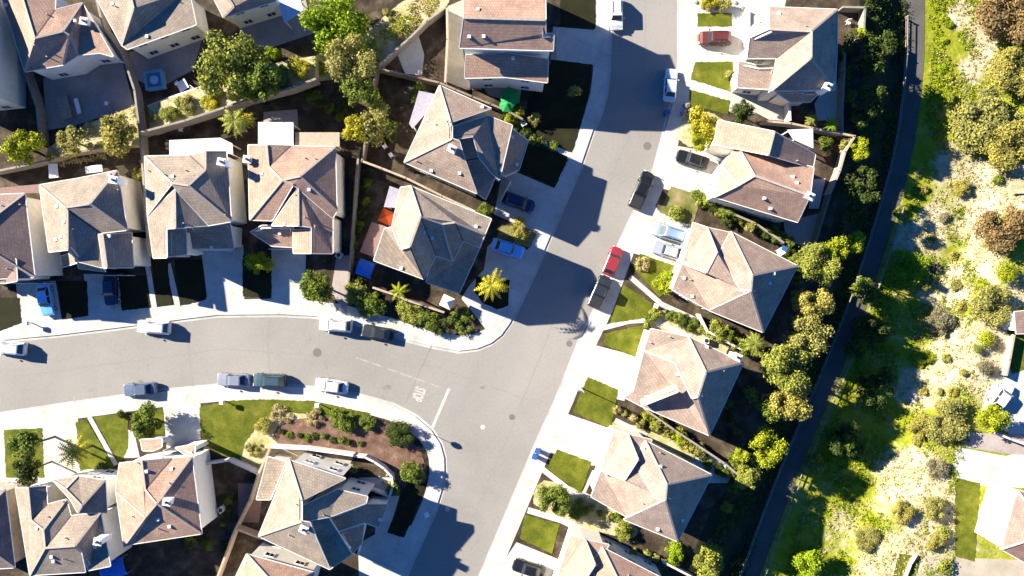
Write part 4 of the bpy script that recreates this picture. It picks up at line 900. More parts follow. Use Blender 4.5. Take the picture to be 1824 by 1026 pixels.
for a in ((600, 42, 58, 6.5, 'big', 'bright', 'bright green tree at the top, uppermost of the group beside the bank'),
          (628, 108, 44, 8.0, 'big', 'olive', 'olive tree directly below the bright green top tree'),
          (640, 165, 34, 7.0, 'mid', 'green', 'dark green tree at the lower end of the tree group at the fence corner'),
          (412, 118, 62, 9.0, 'big', 'midgreen', 'broad green tree overhanging the grey top patio'),
          (465, 150, 36, 6.0, 'mid', 'green', 'darker tree tucked against the right side of the broad green tree'),
          (42, 264, 34, 5.0, 'mid', 'lime', 'yellow-green round tree at the left edge'),
          (128, 252, 28, 4.5, 'mid', 'olive', 'olive tree in the middle of the tan bank at the left'),
          (212, 240, 34, 5.0, 'mid', 'gold', 'tan-olive tree against the long grey dividing wall'),
          (672, 222, 34, 6.0, 'mid', 'olive', 'olive tree behind the yellow one near the dark fence'),
          (634, 232, 26, 6.0, 'mid', 'yellow', 'bright yellow tree beside the brown-roofed house'),
          (566, 510, 30, 5.0, 'mid', 'green', 'olive-green tree at the kerb end right of the brown-roofed house'),
          (1256, 220, 30, 5.5, 'mid', 'yellow', 'yellow tree in the tan bed between two driveways at the right'),
          (1250, 250, 22, 4.5, 'mid', 'lime', 'lime tree just above the black car on the driveway'),
          (1322, 196, 20, 4.0, 'mid', 'dark', 'dark round tree at the path end near the uppermost right house'),
          (1462, 470, 38, 8.0, 'big', 'midgreen', 'green tree at the top of the row beside the trail'),
          (1490, 440, 26, 7.5, 'mid', 'lime', 'lime tree at the top of the trail row leaning towards the trail'),
          (1522, 432, 20, 7.0, 'mid', 'lime', 'small lime tree nearest to the trail at the top of the row'),
          (1452, 540, 34, 8.0, 'big', 'gold', 'gold-olive tree in the row behind the side-by-side cars house'),
          (1440, 598, 40, 8.0, 'big', 'olive', 'large olive tree in the middle of the trail row'),
          (1400, 655, 42, 8.0, 'big', 'midgreen', 'green tree behind the white hip ridge roof'),
          (1404, 706, 44, 8.0, 'big', 'gold', 'broad gold-olive tree at the trail bend'),
          (1368, 728, 24, 6.0, 'mid', 'green', 'green tree at the lower left of the gold-olive trail tree'),
          (1340, 700, 16, 5.5, 'small', 'green', 'narrow green tree in the dark yard by the shaded rear slope'),
          (1362, 796, 36, 7.0, 'big', 'lime', 'vivid lime tree standing alone beside the lower trail'),
          (1318, 812, 16, 5.0, 'mid', 'lime', 'small lime tree left of the vivid lime tree'),
          (1332, 852, 22, 4.5, 'mid', 'midgreen', 'green tree below the vivid lime tree'),
          (985, 892, 32, 4.5, 'big', 'green', 'round green tree between two small lawns at the lower right street side'),
          (45, 795, 32, 8.0, 'mid', 'green', 'dense tree on the lawn strip at the lower left edge'),
          (50, 838, 26, 6.5, 'mid', 'dark', 'dark tree touching the greige stepped gable house'),
          (262, 752, 30, 4.5, 'mid', 'green', 'round dark green tree on the small lawn beside the white driveway'),
          (712, 775, 26, 2.0, 'big', 'dark', 'very dark tree on the mulch bank near the stop sign'),
          (735, 840, 22, 2.6, 'mid', 'green', 'green tree at the right end of the mulch bank'),
          (612, 748, 24, 1.8, 'mid', 'green', 'green tree between the lawn and the red mulch'),
          (656, 752, 17, 1.4, 'mid', 'green', 'second green tree on the mulch bank, nearer the kerb bend'),
          (1795, 22, 60, 3.72, 'big', 'rust', 'brown bushy tree at the top right corner'),
          (1812, 128, 48, 3.72, 'big', 'gold', 'gold tree at the right edge below the brown one'),
          (1752, 215, 60, 4.03, 'big', 'olive', 'largest olive tree on the meadow at the upper right'),
          (1795, 262, 46, 3.72, 'big', 'gold', 'gold-olive tree at the lower right of the largest meadow tree'),
          (1788, 402, 48, 3.72, 'big', 'rust', 'red-brown tree at the right edge in the middle of the meadow'),
          (1622, 475, 38, 2.2, 'big', 'bright', 'green tree on the meadow beside the sandy patch'),
          (1768, 545, 38, 3.41, 'big', 'olive', 'olive tree above two round bushes on the meadow'),
          (1685, 745, 44, 2.6, 'big', 'olive', 'broad olive tree above the white paved lot'),
          (1640, 760, 24, 1.8, 'big', 'gold', 'gold tree left of the broad olive tree by the white lot'),
          (1768, 748, 27, 3.1, 'mid', 'lime', 'vivid lime tree at the corner of the white lot'),
          (1605, 912, 22, 2.0, 'big', 'gold', 'gold tree low on the meadow right of the lower trail'),
          (1665, 905, 22, 2.2, 'big', 'olive', 'olive tree left of the small lot lawn at the lower right'),
          (1545, 960, 24, 1.6, 'big', 'olive', 'olive tree near the bottom edge between trail and lot'),
          (1668, 968, 18, 1.8, 'mid', 'gold', 'gold tree above the white kerb wall'),
          (1440, 1005, 30, 4.5, 'mid', 'bright', 'bright green tree on the grass verge near the bottom edge'),
          (1455, 828, 20, 1.8, 'mid', 'midgreen', 'green tree on the right side of the trail below the bend'),
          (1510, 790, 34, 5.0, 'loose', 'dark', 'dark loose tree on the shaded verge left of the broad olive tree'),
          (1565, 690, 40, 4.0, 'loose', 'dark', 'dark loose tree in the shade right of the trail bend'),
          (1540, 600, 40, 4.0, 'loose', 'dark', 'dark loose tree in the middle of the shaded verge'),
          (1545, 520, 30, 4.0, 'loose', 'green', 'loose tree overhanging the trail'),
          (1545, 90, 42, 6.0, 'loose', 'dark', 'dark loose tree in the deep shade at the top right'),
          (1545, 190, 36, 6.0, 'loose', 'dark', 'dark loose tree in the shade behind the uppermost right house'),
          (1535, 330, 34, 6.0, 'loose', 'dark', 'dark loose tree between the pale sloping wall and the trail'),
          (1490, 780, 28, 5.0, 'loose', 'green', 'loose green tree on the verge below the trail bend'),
          (1260, 1000, 30, 4.0, 'mid', 'midgreen', 'green tree at the bottom edge right of the orange-tan roof'),
          (745, 165, 20, 4.0, 'loose', 'green', 'small loose tree in the dark yard by the half-round patio'),
          ):
    x, y, r, h, k, c, lb = a; plant(x, y, r, h, k, c, lb)
for a in ((484, 97, 17, 2.5, 'mid', 'bright', 'green shrub between the blue covered patio and the bank'),
          (530, 122, 20, 1.6, 'mid', 'yellow', 'yellow shrub on the bank below the pale blue patio cover'),
          (330, 190, 16, 1.2, 'mid', 'olive', 'low olive shrub on the bank above the cream patio cover'),
          (372, 183, 18, 1.4, 'mid', 'yellow', 'low yellow shrub on the bank under the broad green tree'),
          (300, 205, 15, 1.2, 'mid', 'midgreen', 'low green shrub at the left end of the bank by the dividing wall'),
          (460, 470, 24, 3, 'mid', 'lime', 'spiky lime shrub in the dark bed between two shaded driveways'),
          (248, 310, 14, 2, 'mid', 'gold', 'small golden shrub beside the corner of the cream patio cover house'),
          (1022, 160, 14, 2.2, 'small', 'olive', 'small pale shrub on the dark lawn below the top driveway'),
          (916, 208, 18, 2.2, 'mid', 'lime', 'yellow-green shrub at the lower end of the weathered fence'),
          (952, 214, 14, 1.8, 'mid', 'olive', 'small olive shrub right of the yellow-green one by the white path'),
          (866, 376, 15, 1.8, 'mid', 'green', 'green shrub at the lower end of the sloping tan wall'),
          (928, 412, 22, 1.6, 'mid', 'gold', 'golden shrub on the small lawn above the pale blue car'),
          (637, 520, 26, 2, 'mid', 'midgreen', 'green shrub at the left end of the corner bed'),
          (660, 540, 26, 2, 'mid', 'green', 'second green shrub from the left in the corner bed'),
          (735, 556, 26, 1.8, 'mid', 'midgreen', 'green shrub in the middle of the corner bed'),
          (762, 568, 22, 1.6, 'mid', 'green', 'green shrub right of the middle in the corner bed'),
          (822, 572, 24, 1.5, 'loose', 'green', 'thin dark shrub at the right end of the corner bed'),
          (790, 580, 22, 1.5, 'loose', 'dark', 'dark shrub in the corner bed nearest the kerb curve'),
          (640, 490, 18, 2, 'loose', 'dark', 'dark shrub beside the blue tarpaulin'),
          (1530, 266, 20, 3, 'mid', 'lime', 'vivid lime bush outside the pale sloping wall'),
          (1505, 250, 16, 2, 'mid', 'olive', 'olive bush inside the pale sloping wall'),
          (1470, 255, 16, 1.6, 'mid', 'green', 'green bush in the narrow yard behind the white patio cover'),
          (1536, 60, 14, 2.5, 'small', 'lime', 'small lime bush by the grey corner wall at the top right'),
          (1145, 470, 14, 1.2, 'small', 'tan', 'pale flowering shrub on the triangular lawn by the side-by-side cars'),
          (1180, 505, 22, 2.2, 'mid', 'lime', 'lime shrub at the front corner of the side-by-side cars house'),
          (1192, 490, 15, 1.8, 'small', 'bright', 'bright shrub between the lime shrub and the roof'),
          (1190, 20, 0, 0, '', '', ''),
          (1265, 6, 16, 1.6, 'mid', 'yellow', 'yellow shrub at the top edge above the small rectangular lawn'),
          (1290, 10, 14, 1.5, 'mid', 'olive', 'olive shrub at the top edge beside the yellow one'),
          (1298, 130, 10, 1.2, 'small', 'olive', 'thin olive shrub strip at the right end of the upper lawn'),
          (1205, 380, 16, 1.5, 'small', 'midgreen', 'green shrub in the lower part of the dry lawn'),
          (470, 760, 18, 1.2, 'mid', 'gold', 'golden shrub at the left rim of the mulch bank'),
          (450, 800, 16, 1.2, 'loose', 'olive', 'loose olive shrub below the golden one at the mulch bank rim'),
          (500, 738, 18, 1.0, 'loose', 'tan', 'dry tan shrub along the top of the mulch bank'),
          (560, 742, 18, 1.0, 'loose', 'tan', 'dry tan shrub further right along the top of the mulch bank'),
          (215, 740, 10, 1.2, 'small', 'dark', 'small dark shrub in the lawn near the pavement'),
          (165, 852, 15, 1.5, 'mid', 'olive', 'olive shrub at the foot of the pale palm lawn'),
          (180, 838, 14, 1.4, 'small', 'dark', 'dark shrub beside the white path at the lower left'),
          (630, 838, 11, 1.5, 'small', 'olive', 'olive shrub inside the curved white wall'),
          (700, 870, 14, 2, 'small', 'green', 'green shrub outside the curved white wall'),
          (1030, 905, 22, 1.6, 'mid', 'green', 'green shrub right of the round tree between the small lawns'),
          (1110, 945, 18, 1.6, 'mid', 'midgreen', 'green shrub at the wall end below the pale hip roof'),
          (1200, 985, 20, 1.8, 'mid', 'bright', 'bright shrub beside the corner of the pale hip roof'),
          (1755, 602, 17, 1.8, 'dense', 'lime', 'round lime bush below the olive meadow tree'),
          (1742, 622, 9, 1.2, 'dense', 'green', 'tiny dark round bush below the round lime bush'),
          (1755, 652, 17, 1.6, 'dense', 'grey', 'grey round bush on the sandy ground at the right'),
          (1790, 486, 22, 2.0, 'dense', 'lime', 'lime bush at the right edge below the red-brown tree'),
          (1675, 575, 26, 1.8, 'mid', 'grey', 'grey-brown low bush in the middle of the meadow'),
          (1645, 640, 20, 1.2, 'mid', 'lime', 'low lime bush on the meadow beside the deep shade'),
          (1668, 835, 22, 1.4, 'mid', 'grey', 'grey low bush beside the white paved lot'),
          (1715, 335, 16, 1.4, 'mid', 'gold', 'low gold bush on the pale ground left of the red-brown tree'),
          (1655, 505, 16, 1.2, 'mid', 'olive', 'low olive bush under the meadow tree by the sandy patch'),
          (1602, 380, 14, 1.2, 'mid', 'midgreen', 'low green bush on the trail edge above the sandy patch'),
          (1775, 320, 12, 1.2, 'small', 'green', 'small green bush on the bare track at the right'),
          (1680, 950, 14, 1.2, 'small', 'midgreen', 'small green bush between gold and olive trees at the lower right'),
          (1685, 1010, 16, 1.4, 'small', 'midgreen', 'small green bush right of the white kerb wall'),
          (1430, 235, 0, 0, '', '', '')):
    x, y, r, h, k, c, lb = a
    if r: plant(x, y, r, h, k, c, lb, name='shrub')
# rows of like shrubs
def row(p0, p1, n, r, h, cols, label, group, jit=4):
    rnd = random.Random(int(p0[0] + p0[1]))
    for i in range(n):
        t = i / max(n - 1, 1); x = p0[0] + (p1[0] - p0[0]) * t + rnd.uniform(-jit, jit); y = p0[1] + (p1[1] - p0[1]) * t + rnd.uniform(-jit, jit)
        plant(x, y, r * rnd.uniform(.8, 1.2), h * rnd.uniform(.8, 1.15), 'small' if r < 12 else 'mid', cols[i % len(cols)], label, name='shrub', group=group)
row((1300, 378), (1405, 432), 9, 13, 1.8, ['green', 'dark', 'green', 'olive'], 'dark green shrub in the row below the peach-roofed house', 'shrubs in the row below the peach-roofed house')
row((1262, 362), (1296, 392), 4, 12, 1.6, ['midgreen', 'dark'], 'green shrub in the cluster by the dry lawn corner', 'shrubs by the dry lawn corner')
row((1195, 560), (1250, 590), 5, 12, 1.5, ['green', 'midgreen', 'dark'], 'green shrub in the row along the tan bed by the bent white path', 'shrubs along the bent path bed')
row((1282, 590), (1345, 620), 5, 18, 3.0, ['midgreen', 'green'], 'green shrub in the cluster between the two hip roofs', 'shrubs between the two hip roofs')
row((1158, 742), (1240, 800), 8, 13, 1.8, ['lime', 'midgreen', 'gold', 'olive'], 'yellow-green shrub in the row beside the white hip ridge house', 'shrubs beside the white hip ridge house')
row((1098, 728), (1142, 752), 4, 9, 1.2, ['tan', 'olive'], 'pale shrub in the short row at the end of the lamp post lawn', 'shrubs at the lamp post lawn')
row((1250, 815), (1310, 855), 5, 12, 1.5, ['dark', 'green'], 'dark shrub in the row along the narrow shaded side yard', 'shrubs in the shaded side yard')
row((500, 770), (640, 790), 10, 7, .7, ['dark', 'green'], 'small dark plant in the line across the red mulch', 'plants across the red mulch', 3)
row((1055, 905), (1100, 925), 4, 8, 1.0, ['olive', 'green'], 'low olive plant in the row below the pale hip roof', 'plants below the pale hip roof')
row((655, 300), (632, 440), 8, 10, 1.3, ['dark', 'green'], 'dark plant in the shaded strip beside the brown patio cover', 'plants in the shaded strip', 5)
row((1130, 985), (1210, 1010), 5, 9, 1.2, ['olive', 'midgreen'], 'low plant in the row near the bottom edge by the pale wall', 'plants by the bottom pale wall')
row((500, 970), (545, 1005), 5, 6, .8, ['green', 'dark'], 'small plant in the line along the pinkish wall', 'plants along the pinkish wall', 2)
row((415, 880), (395, 930), 4, 8, 1.0, ['dark', 'green'], 'dark plant in the shaded yard left of the long tan wall', 'plants left of the long tan wall')
row((1660, 330), (1700, 560), 9, 11, .8, ['olive', 'gold', 'grey'], 'low tuft scattered down the middle of the meadow', 'tufts down the meadow', 26)
row((1615, 800), (1720, 640), 9, 10, .8, ['gold', 'olive'], 'low tuft scattered on the sandy lower meadow', 'tufts on the lower meadow', 24)
row((1690, 30), (1680, 250), 9, 9, .6, ['lime', 'bright'], 'low green tuft on the upper meadow', 'tufts on the upper meadow', 20)
row((690, 20), (735, 60), 6, 6, .6, ['olive', 'dark'], 'small plant on the tan slope right of the tree group', 'plants on the tan slope', 12)

row((1170, 560), (1150, 575), 3, 10, 1.2, ['midgreen', 'green'], 'small green shrub where the bent path meets the lawn', 'shrubs at the bent path end')
row((1290, 660), (1310, 760), 6, 11, 1.5, ['dark', 'green'], 'dark shrub in the shaded yard behind the lamp post lawn house', 'shrubs in the shaded rear yard', 8)
row((1405, 445), (1425, 520), 6, 12, 1.8, ['dark', 'green', 'midgreen'], 'dark shrub behind the side-by-side cars house', 'shrubs behind the side-by-side cars house', 8)
row((1240, 345), (1262, 365), 3, 10, 1.3, ['green', 'midgreen'], 'small shrub at the front corner of the peach-roofed house', 'shrubs at the peach-roofed house corner')
row((660, 160), (700, 250), 7, 12, 1.6, ['dark', 'green'], 'dark plant in the shaded yard inside the dark fence', 'plants inside the dark fence', 9)
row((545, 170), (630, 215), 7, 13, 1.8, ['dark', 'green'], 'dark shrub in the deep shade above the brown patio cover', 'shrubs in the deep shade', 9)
row((255, 950), (400, 985), 9, 10, 1.0, ['dark', 'green'], 'dark plant in the shaded yard below the pinkish west slopes', 'plants in the lower left yard', 12)
row((900, 215), (985, 262), 6, 10, 1.2, ['dark', 'green'], 'dark shrub along the white brick path', 'shrubs along the white brick path', 5)
row((400, 170), (510, 140), 8, 11, 1.0, ['midgreen', 'olive', 'lime'], 'low shrub along the green bank above the retaining wall', 'shrubs along the green bank', 8)
row((275, 205), (390, 165), 8, 9, .9, ['olive', 'tan', 'midgreen'], 'small bank plant below the low white wall', 'plants below the low white wall', 8)
row((95, 275), (200, 250), 6, 9, .9, ['olive', 'tan'], 'small plant on the tan bank at the left', 'plants on the tan bank', 6)
row((1320, 800), (1290, 900), 6, 12, 1.6, ['dark', 'green', 'midgreen'], 'dark shrub in the yard left of the vivid lime tree', 'shrubs left of the vivid lime tree', 10)
row((1500, 100), (1525, 230), 6, 11, 1.6, ['dark', 'green'], 'dark shrub in the deep shade outside the top right yard', 'shrubs outside the top right yard', 8)
# ground cover nobody could count
def cover(name, poly, n, leaf, h, col, label, dens=None, seed=5, per=7, rad=.35):
    rnd = random.Random(seed); xs = [p[0] for p in poly]; ys = [p[1] for p in poly]; V = []; F = []; k = 0
    from mathutils import noise as mn
    while k < n:
        x = rnd.uniform(min(xs), max(xs)); y = rnd.uniform(min(ys), max(ys))
        if not in_poly(x, y, poly): continue
        k += 1
        if mn.noise(Vector((x / 34, y / 34, seed * 3.1))) + .5 * mn.noise(Vector((x / 11, y / 11, seed))) + (dens(x, y) if dens else 0) < 0: continue
        c = P(x, y, T(x, y)) + Vector((0, 0, .13)); q = rnd.uniform(.5, 1.2)
        for i in range(per):
            a = rnd.uniform(0, 6.283); r = rad * q * rnd.random(); p = c + Vector((math.cos(a) * r, math.sin(a) * r, rnd.random() * h * q))
            u = Vector((rnd.gauss(0, 1), rnd.gauss(0, 1), rnd.gauss(0, .5))).normalized() * leaf * rnd.uniform(.6, 1.4)
            w_ = u.cross(Vector((rnd.gauss(0, .6), rnd.gauss(0, .6), 1))).normalized() * leaf * .55; m = len(V)
            V += [p - u, p + w_, p + u, p - w_]; F.append((m, m + 1, m + 2, m + 3))
    o = mobj(name, V, F, M['l_' + col]); tag(o, label, 'ground cover', kind='stuff'); return o
MEAD = [(1655, -20), (1850, -20), (1850, 560), (1790, 560), (1760, 700), (1700, 860), (1700, 1050), (1385, 1050), (1440, 860), (1500, 700), (1560, 540), (1600, 420), (1640, 290), (1655, 140)]
cover('meadow_grass', MEAD, 14000, .12, .25, 'grass', 'bright yellow-green grass growing over the meadow at the right', lambda x, y: .12 - sandiness(x, y) * .7, 5)
cover('dry_grass', MEAD, 6000, .11, .25, 'straw', 'dry straw-coloured grass over the sandy parts of the meadow', lambda x, y: sandiness(x, y) * .9 - .28, 6)
cover('low_scrub', MEAD, 1000, .14, .4, 'gold', 'ragged olive scrub spread in patches over the meadow', lambda x, y: -.18, 7, 9, .6)
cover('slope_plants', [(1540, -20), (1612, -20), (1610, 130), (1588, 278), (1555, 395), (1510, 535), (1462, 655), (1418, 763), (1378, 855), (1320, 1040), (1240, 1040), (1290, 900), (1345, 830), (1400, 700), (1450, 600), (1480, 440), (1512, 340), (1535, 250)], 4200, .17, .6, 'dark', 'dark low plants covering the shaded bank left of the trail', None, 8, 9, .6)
cover('bank_plants', [(268, 188), (400, 135), (520, 112), (640, 92), (740, 5), (790, -18), (795, 12), (700, 95), (665, 122), (520, 155), (400, 188), (268, 222)], 2600, .12, .3, 'lime', 'yellow-green low plants covering the bank in the upper left', lambda x, y: -.02, 9, 8, .4)
cover('bank_straw', [(92, 262), (160, 217), (248, 187), (248, 268), (160, 288), (92, 298)], 900, .12, .25, 'straw', 'dry straw over the tan bank at the left', None, 10, 8, .4)
cover('hillside_straw', [(655, 60), (760, -25), (795, -20), (760, 38), (700, 92), (672, 108)], 700, .12, .25, 'straw', 'dry straw on the tan slope right of the tree group', None, 11, 8, .4)

# palms
def palm(x, y, rpx, h, col, label, fronds=14, droop=.5, seed=1, leaflets=9):
    rnd = random.Random(seed); g = P(x, y, h); r = rpx * S * (HC - h) / HC
    root = empty('palm', (g.x, g.y, .12)); tag(root, label, 'palm')
    t = MB(); n = 6
    for i in range(n):
        t.tube((0, 0, -.1 + h * i / n), (0, 0, h * (i + 1) / n), .2 - .015 * i, .17 - .015 * i, 8)
    t.build('trunk', M['bark'], root)
    V = []; F = []
    for i in range(fronds):
        a = 2 * math.pi * i / fronds + rnd.uniform(-.15, .15); L = r * rnd.uniform(.82, 1.1); lift = rnd.uniform(.2, .8)
        d = Vector((math.cos(a), math.sin(a), 0)); sx = Vector((-d.y, d.x, 0)); prev = None
        for k in range(leaflets + 1):
            s = k / leaflets; p = d * (L * s) + Vector((0, 0, h + lift * L * .5 * s - droop * L * s * s))
            wd = L * .16 * math.sin(math.pi * min(1, .15 + s * .85)) + .03
            if k:
                for sg in (-1, 1):
                    q0 = prev; q1 = p; m = q0.lerp(q1, .5); tip = m + sx * sg * wd + d * L * .05 - Vector((0, 0, wd * .35)); n0 = len(V)
                    V += [q0, q1, tip + d * .05, tip]; F.append((n0, n0 + 1, n0 + 2, n0 + 3))
            prev = p
    mobj('fronds', V, F, M['l_' + col], root)
palm(876, 508, 34, 6.8, 'yellow', 'yellow palm in the dark round bed on the wide shaded driveway', 13, .55, 1)
palm(711, 519, 20, 3.4, 'lime', 'small star-shaped palm above the corner shrub bed', 8, .4, 2)
palm(132, 806, 33, 4.2, 'yellow', 'pale thin palm on the lawn at the lower left', 15, .35, 3)
palm(418, 216, 32, 4.2, 'midgreen', 'green palm above the cream patio cover', 15, .5, 4)
palm(440, 212, 18, 3.4, 'yellow', 'small yellow palm right of the green palm above the patio cover', 12, .5, 5)
palm(1446, 214, 15, 2.6, 'midgreen', 'small palm at the left of the pair by the tan wall at the top right', 12, .5, 6)
palm(1482, 222, 16, 2.6, 'bright', 'small palm at the right of the pair by the tan wall at the top right', 12, .5, 7)
palm(1345, 612, 26, 5.0, 'midgreen', 'palm between the two hip roofs beside the trail trees', 13, .5, 8)
# ================= vehicles =================
PAINT = {}
def paint(name, c, metal=.2):
    if name not in PAINT: PAINT[name] = mat_plain('car paint ' + name, c, .32, metal, spec=.5, coat=.5)
    return PAINT[name]
def vehicle(x, y, deg, kind, pname, pc, label, cat=None, L=None):
    """x, y centre in photo pixels; deg: heading of the bonnet in the picture, counter-clockwise from right"""
    sp = {'sedan': (4.7, 1.82, 1.45, .92, (.30, .38, .74, .86)), 'suv': (4.7, 1.88, 1.72, 1.05, (.27, .36, .86, .96)), 'van': (5.0, 1.95, 1.78, 1.08, (.20, .34, .88, .97)),
          'hatch': (4.2, 1.78, 1.5, .95, (.27, .38, .82, .95)), 'pickup': (5.6, 1.98, 1.82, 1.12, (.27, .34, .60, .64))}[kind]
    LL, W, H, B, (c0, c1, c2, c3) = sp
    if L: LL = L
    gz = T(x, y); g = P(x, y, B + gz)
    root = empty({'sedan': 'parked_car', 'hatch': 'parked_car', 'suv': 'parked_suv', 'van': 'parked_van', 'pickup': 'pickup_truck'}[kind], (g.x, g.y, 0), R(deg))
    tag(root, label, cat or {'sedan': 'car', 'hatch': 'car', 'suv': 'car', 'van': 'van', 'pickup': 'pickup truck'}[kind], 'cars and trucks parked in the streets and driveways')
    z0 = .13 if g_on_block(x, y) else 0.0; root.location.z = z0 + gz
    pm = paint(pname, pc); X = lambda t: LL / 2 - t * LL       # t = 0 front, 1 rear
    # lower body, lofted
    st = [(0.0, .66, .42, .62), (.015, .82, .30, .70), (.05, .93, .26, .76), (.12, .985, .25, B - .12), (c0, 1, .24, B - .02), (.5, 1, .24, B), (c3 if kind != 'pickup' else .66, 1, .25, B), (.95, .96, .27, B - .04 if kind != 'sedan' else B - .06), (.985, .88, .32, B - .12), (1.0, .74, .42, B - .3)]
    V = []; F = []
    for t, wf, zb, zt in st:
        hw = W / 2 * wf; xx = X(t)
        V += [Vector((xx, -hw * .92, zb)), Vector((xx, -hw, zb + .12)), Vector((xx, -hw, (zb + zt) / 2 + .08)), Vector((xx, -hw * .965, zt - .07)), Vector((xx, -hw * .86, zt)), Vector((xx, 0, zt + .03)),
              Vector((xx, hw * .86, zt)), Vector((xx, hw * .965, zt - .07)), Vector((xx, hw, (zb + zt) / 2 + .08)), Vector((xx, hw, zb + .12)), Vector((xx, hw * .92, zb))]
    K = 11
    for i in range(len(st) - 1):
        for j in range(K - 1): F.append((i * K + j, i * K + j + 1, (i + 1) * K + j + 1, (i + 1) * K + j))
        F.append((i * K + K - 1, i * K, (i + 1) * K, (i + 1) * K + K - 1))
    F.append(tuple(range(K - 1, -1, -1))); F.append(tuple((len(st) - 1) * K + j for j in range(K)))
    n = len(V); hb, ht = W / 2 * .88, W / 2 * .70
    cab = [(X(c0), hb * .95, B - .03), (X(c3), hb * .95, B - .03), (X(c1), ht, H - .04), (X(c1 + .05), ht * 1.0, H), (X(c2 - .03), ht, H - .01), (X(c2), ht * .96, H - .06)]
    sec = [cab[0], cab[2], cab[3], cab[4], cab[5], cab[1]]
    rings = []
    for xx, hw, zz in sec: rings.append((len(V), len(V) + 1)); V += [Vector((xx, -hw, zz)), Vector((xx, hw, zz))]
    for (a, b), (c, d) in zip(rings, rings[1:]): F.append((a, c, d, b))
    F.append(tuple(a for a, b in rings)); F.append(tuple(b for a, b in rings[::-1]))
    body = mobj('body', V, F, pm, root); md = body.modifiers.new('bevel', 'BEVEL'); md.width = .035; md.segments = 2; md.limit_method = 'ANGLE'; md.angle_limit = R(35)
    def pane(name, q, inset_=.1, mat='carglass', th=.012):
        a, b, c, d = (Vector(p) for p in q); nrm = (b - a).cross(d - a).normalized(); cc = (a + b + c + d) / 4
        pts = [cc + (p - cc) * (1 - inset_) + nrm * th for p in (a, b, c, d)]; back = [p - nrm * (th + .02) for p in pts]
        return mobj(name, pts + back, [(0, 1, 2, 3), (7, 6, 5, 4), (0, 4, 5, 1), (1, 5, 6, 2), (2, 6, 7, 3), (3, 7, 4, 0)], M[mat], root)
    v = lambda i, s: Vector((sec[i][0], s * sec[i][1], sec[i][2]))
    pane('windshield', (v(0, -1), v(0, 1), v(1, 1), v(1, -1)), .07)
    pane('rear_window', (v(5, 1), v(5, -1), v(4, -1), v(4, 1)), .12)
    for s in (-1, 1):
        lo0, lo1, hi1, hi0 = v(0, s), v(5, s), v(4, s), v(1, s); m0 = lo0.lerp(lo1, .5); m1 = hi0.lerp(hi1, .48)
        q = (lo0, m0, m1, hi0) if s < 0 else (m0, lo0, hi0, m1)
        # orient outwards
        def side(a, b, c, d):
            nr = (b - a).cross(d - a)
            if nr.y * s < 0: a, b, c, d = b, a, d, c
            pane('side_window', (a, b, c, d), .14)
        side(lo0, m0, m1, hi0); side(m0, lo1, hi1, m1)
    wx = (.185, .80); rr = .33 if kind in ('sedan', 'hatch') else .37
    for t in wx:
        for s in (-1, 1):
            yy = s * (W / 2 - .1); wb = MB(); wb.tube((X(t), yy - .11 * 1, rr), (X(t), yy + .11, rr), rr, rr, 18)
            wo = wb.build('wheel', M['tyre'], root); rb = MB(); y2 = yy + s * .112; rb.tube((X(t), y2 - s * .03, rr), (X(t), y2, rr), rr * .62, rr * .58, 12); rb.build('rim', M['rim'], wo)
    for s in (-1, 1):
        b = MB(); b.box(X(.03), s * W * .36 - .17, B - .38, X(.008), s * W * .36 + .17, B - .24); b.build('headlight', M['headlight'], root)
        b = MB(); b.box(X(.992), s * W * .37 - .14, B - .36, X(.972), s * W * .37 + .14, B - .18); b.build('taillight', M['taillight'], root)
        b = MB(); b.box(X(c0 + .05) - .08, s * (W / 2 + .1) - .1, B - .02, X(c0 + .05) + .08, s * (W / 2 + .1) + .1, B + .13); b.build('mirror', pm, root)
    if kind == 'pickup':
        b = MB(); b.box(X(.975), -W * .40, B - .0, X(.68), W * .40, B + .06); b.build('bed_cover', M['black'], root)
    if kind in ('suv', 'van'):
        for s in (-1, 1):
            b = MB(); b.bar((X(c1 + .08), s * ht * .86, H + .03), (X(c2 - .06), s * ht * .86, H + .03), .05, .05); b.build('roof_rail', M['black'], root)
    return root
def inside_poly(x, y, poly):
    c = False; n = len(poly)
    for i in range(n):
        (x0, y0), (x1, y1) = poly[i], poly[i - 1]
        if (y0 > y) != (y1 > y) and x < (x1 - x0) * (y - y0) / (y1 - y0) + x0: c = not c
    return c
ROAD = KN + KS + KE[::-1]
def g_on_block(x, y): return not inside_poly(x, y, ROAD)
WHT, SIL, BLK, GRY = (.72, .72, .71), (.42, .46, .52), (.012, .012, .014), (.10, .11, .13)
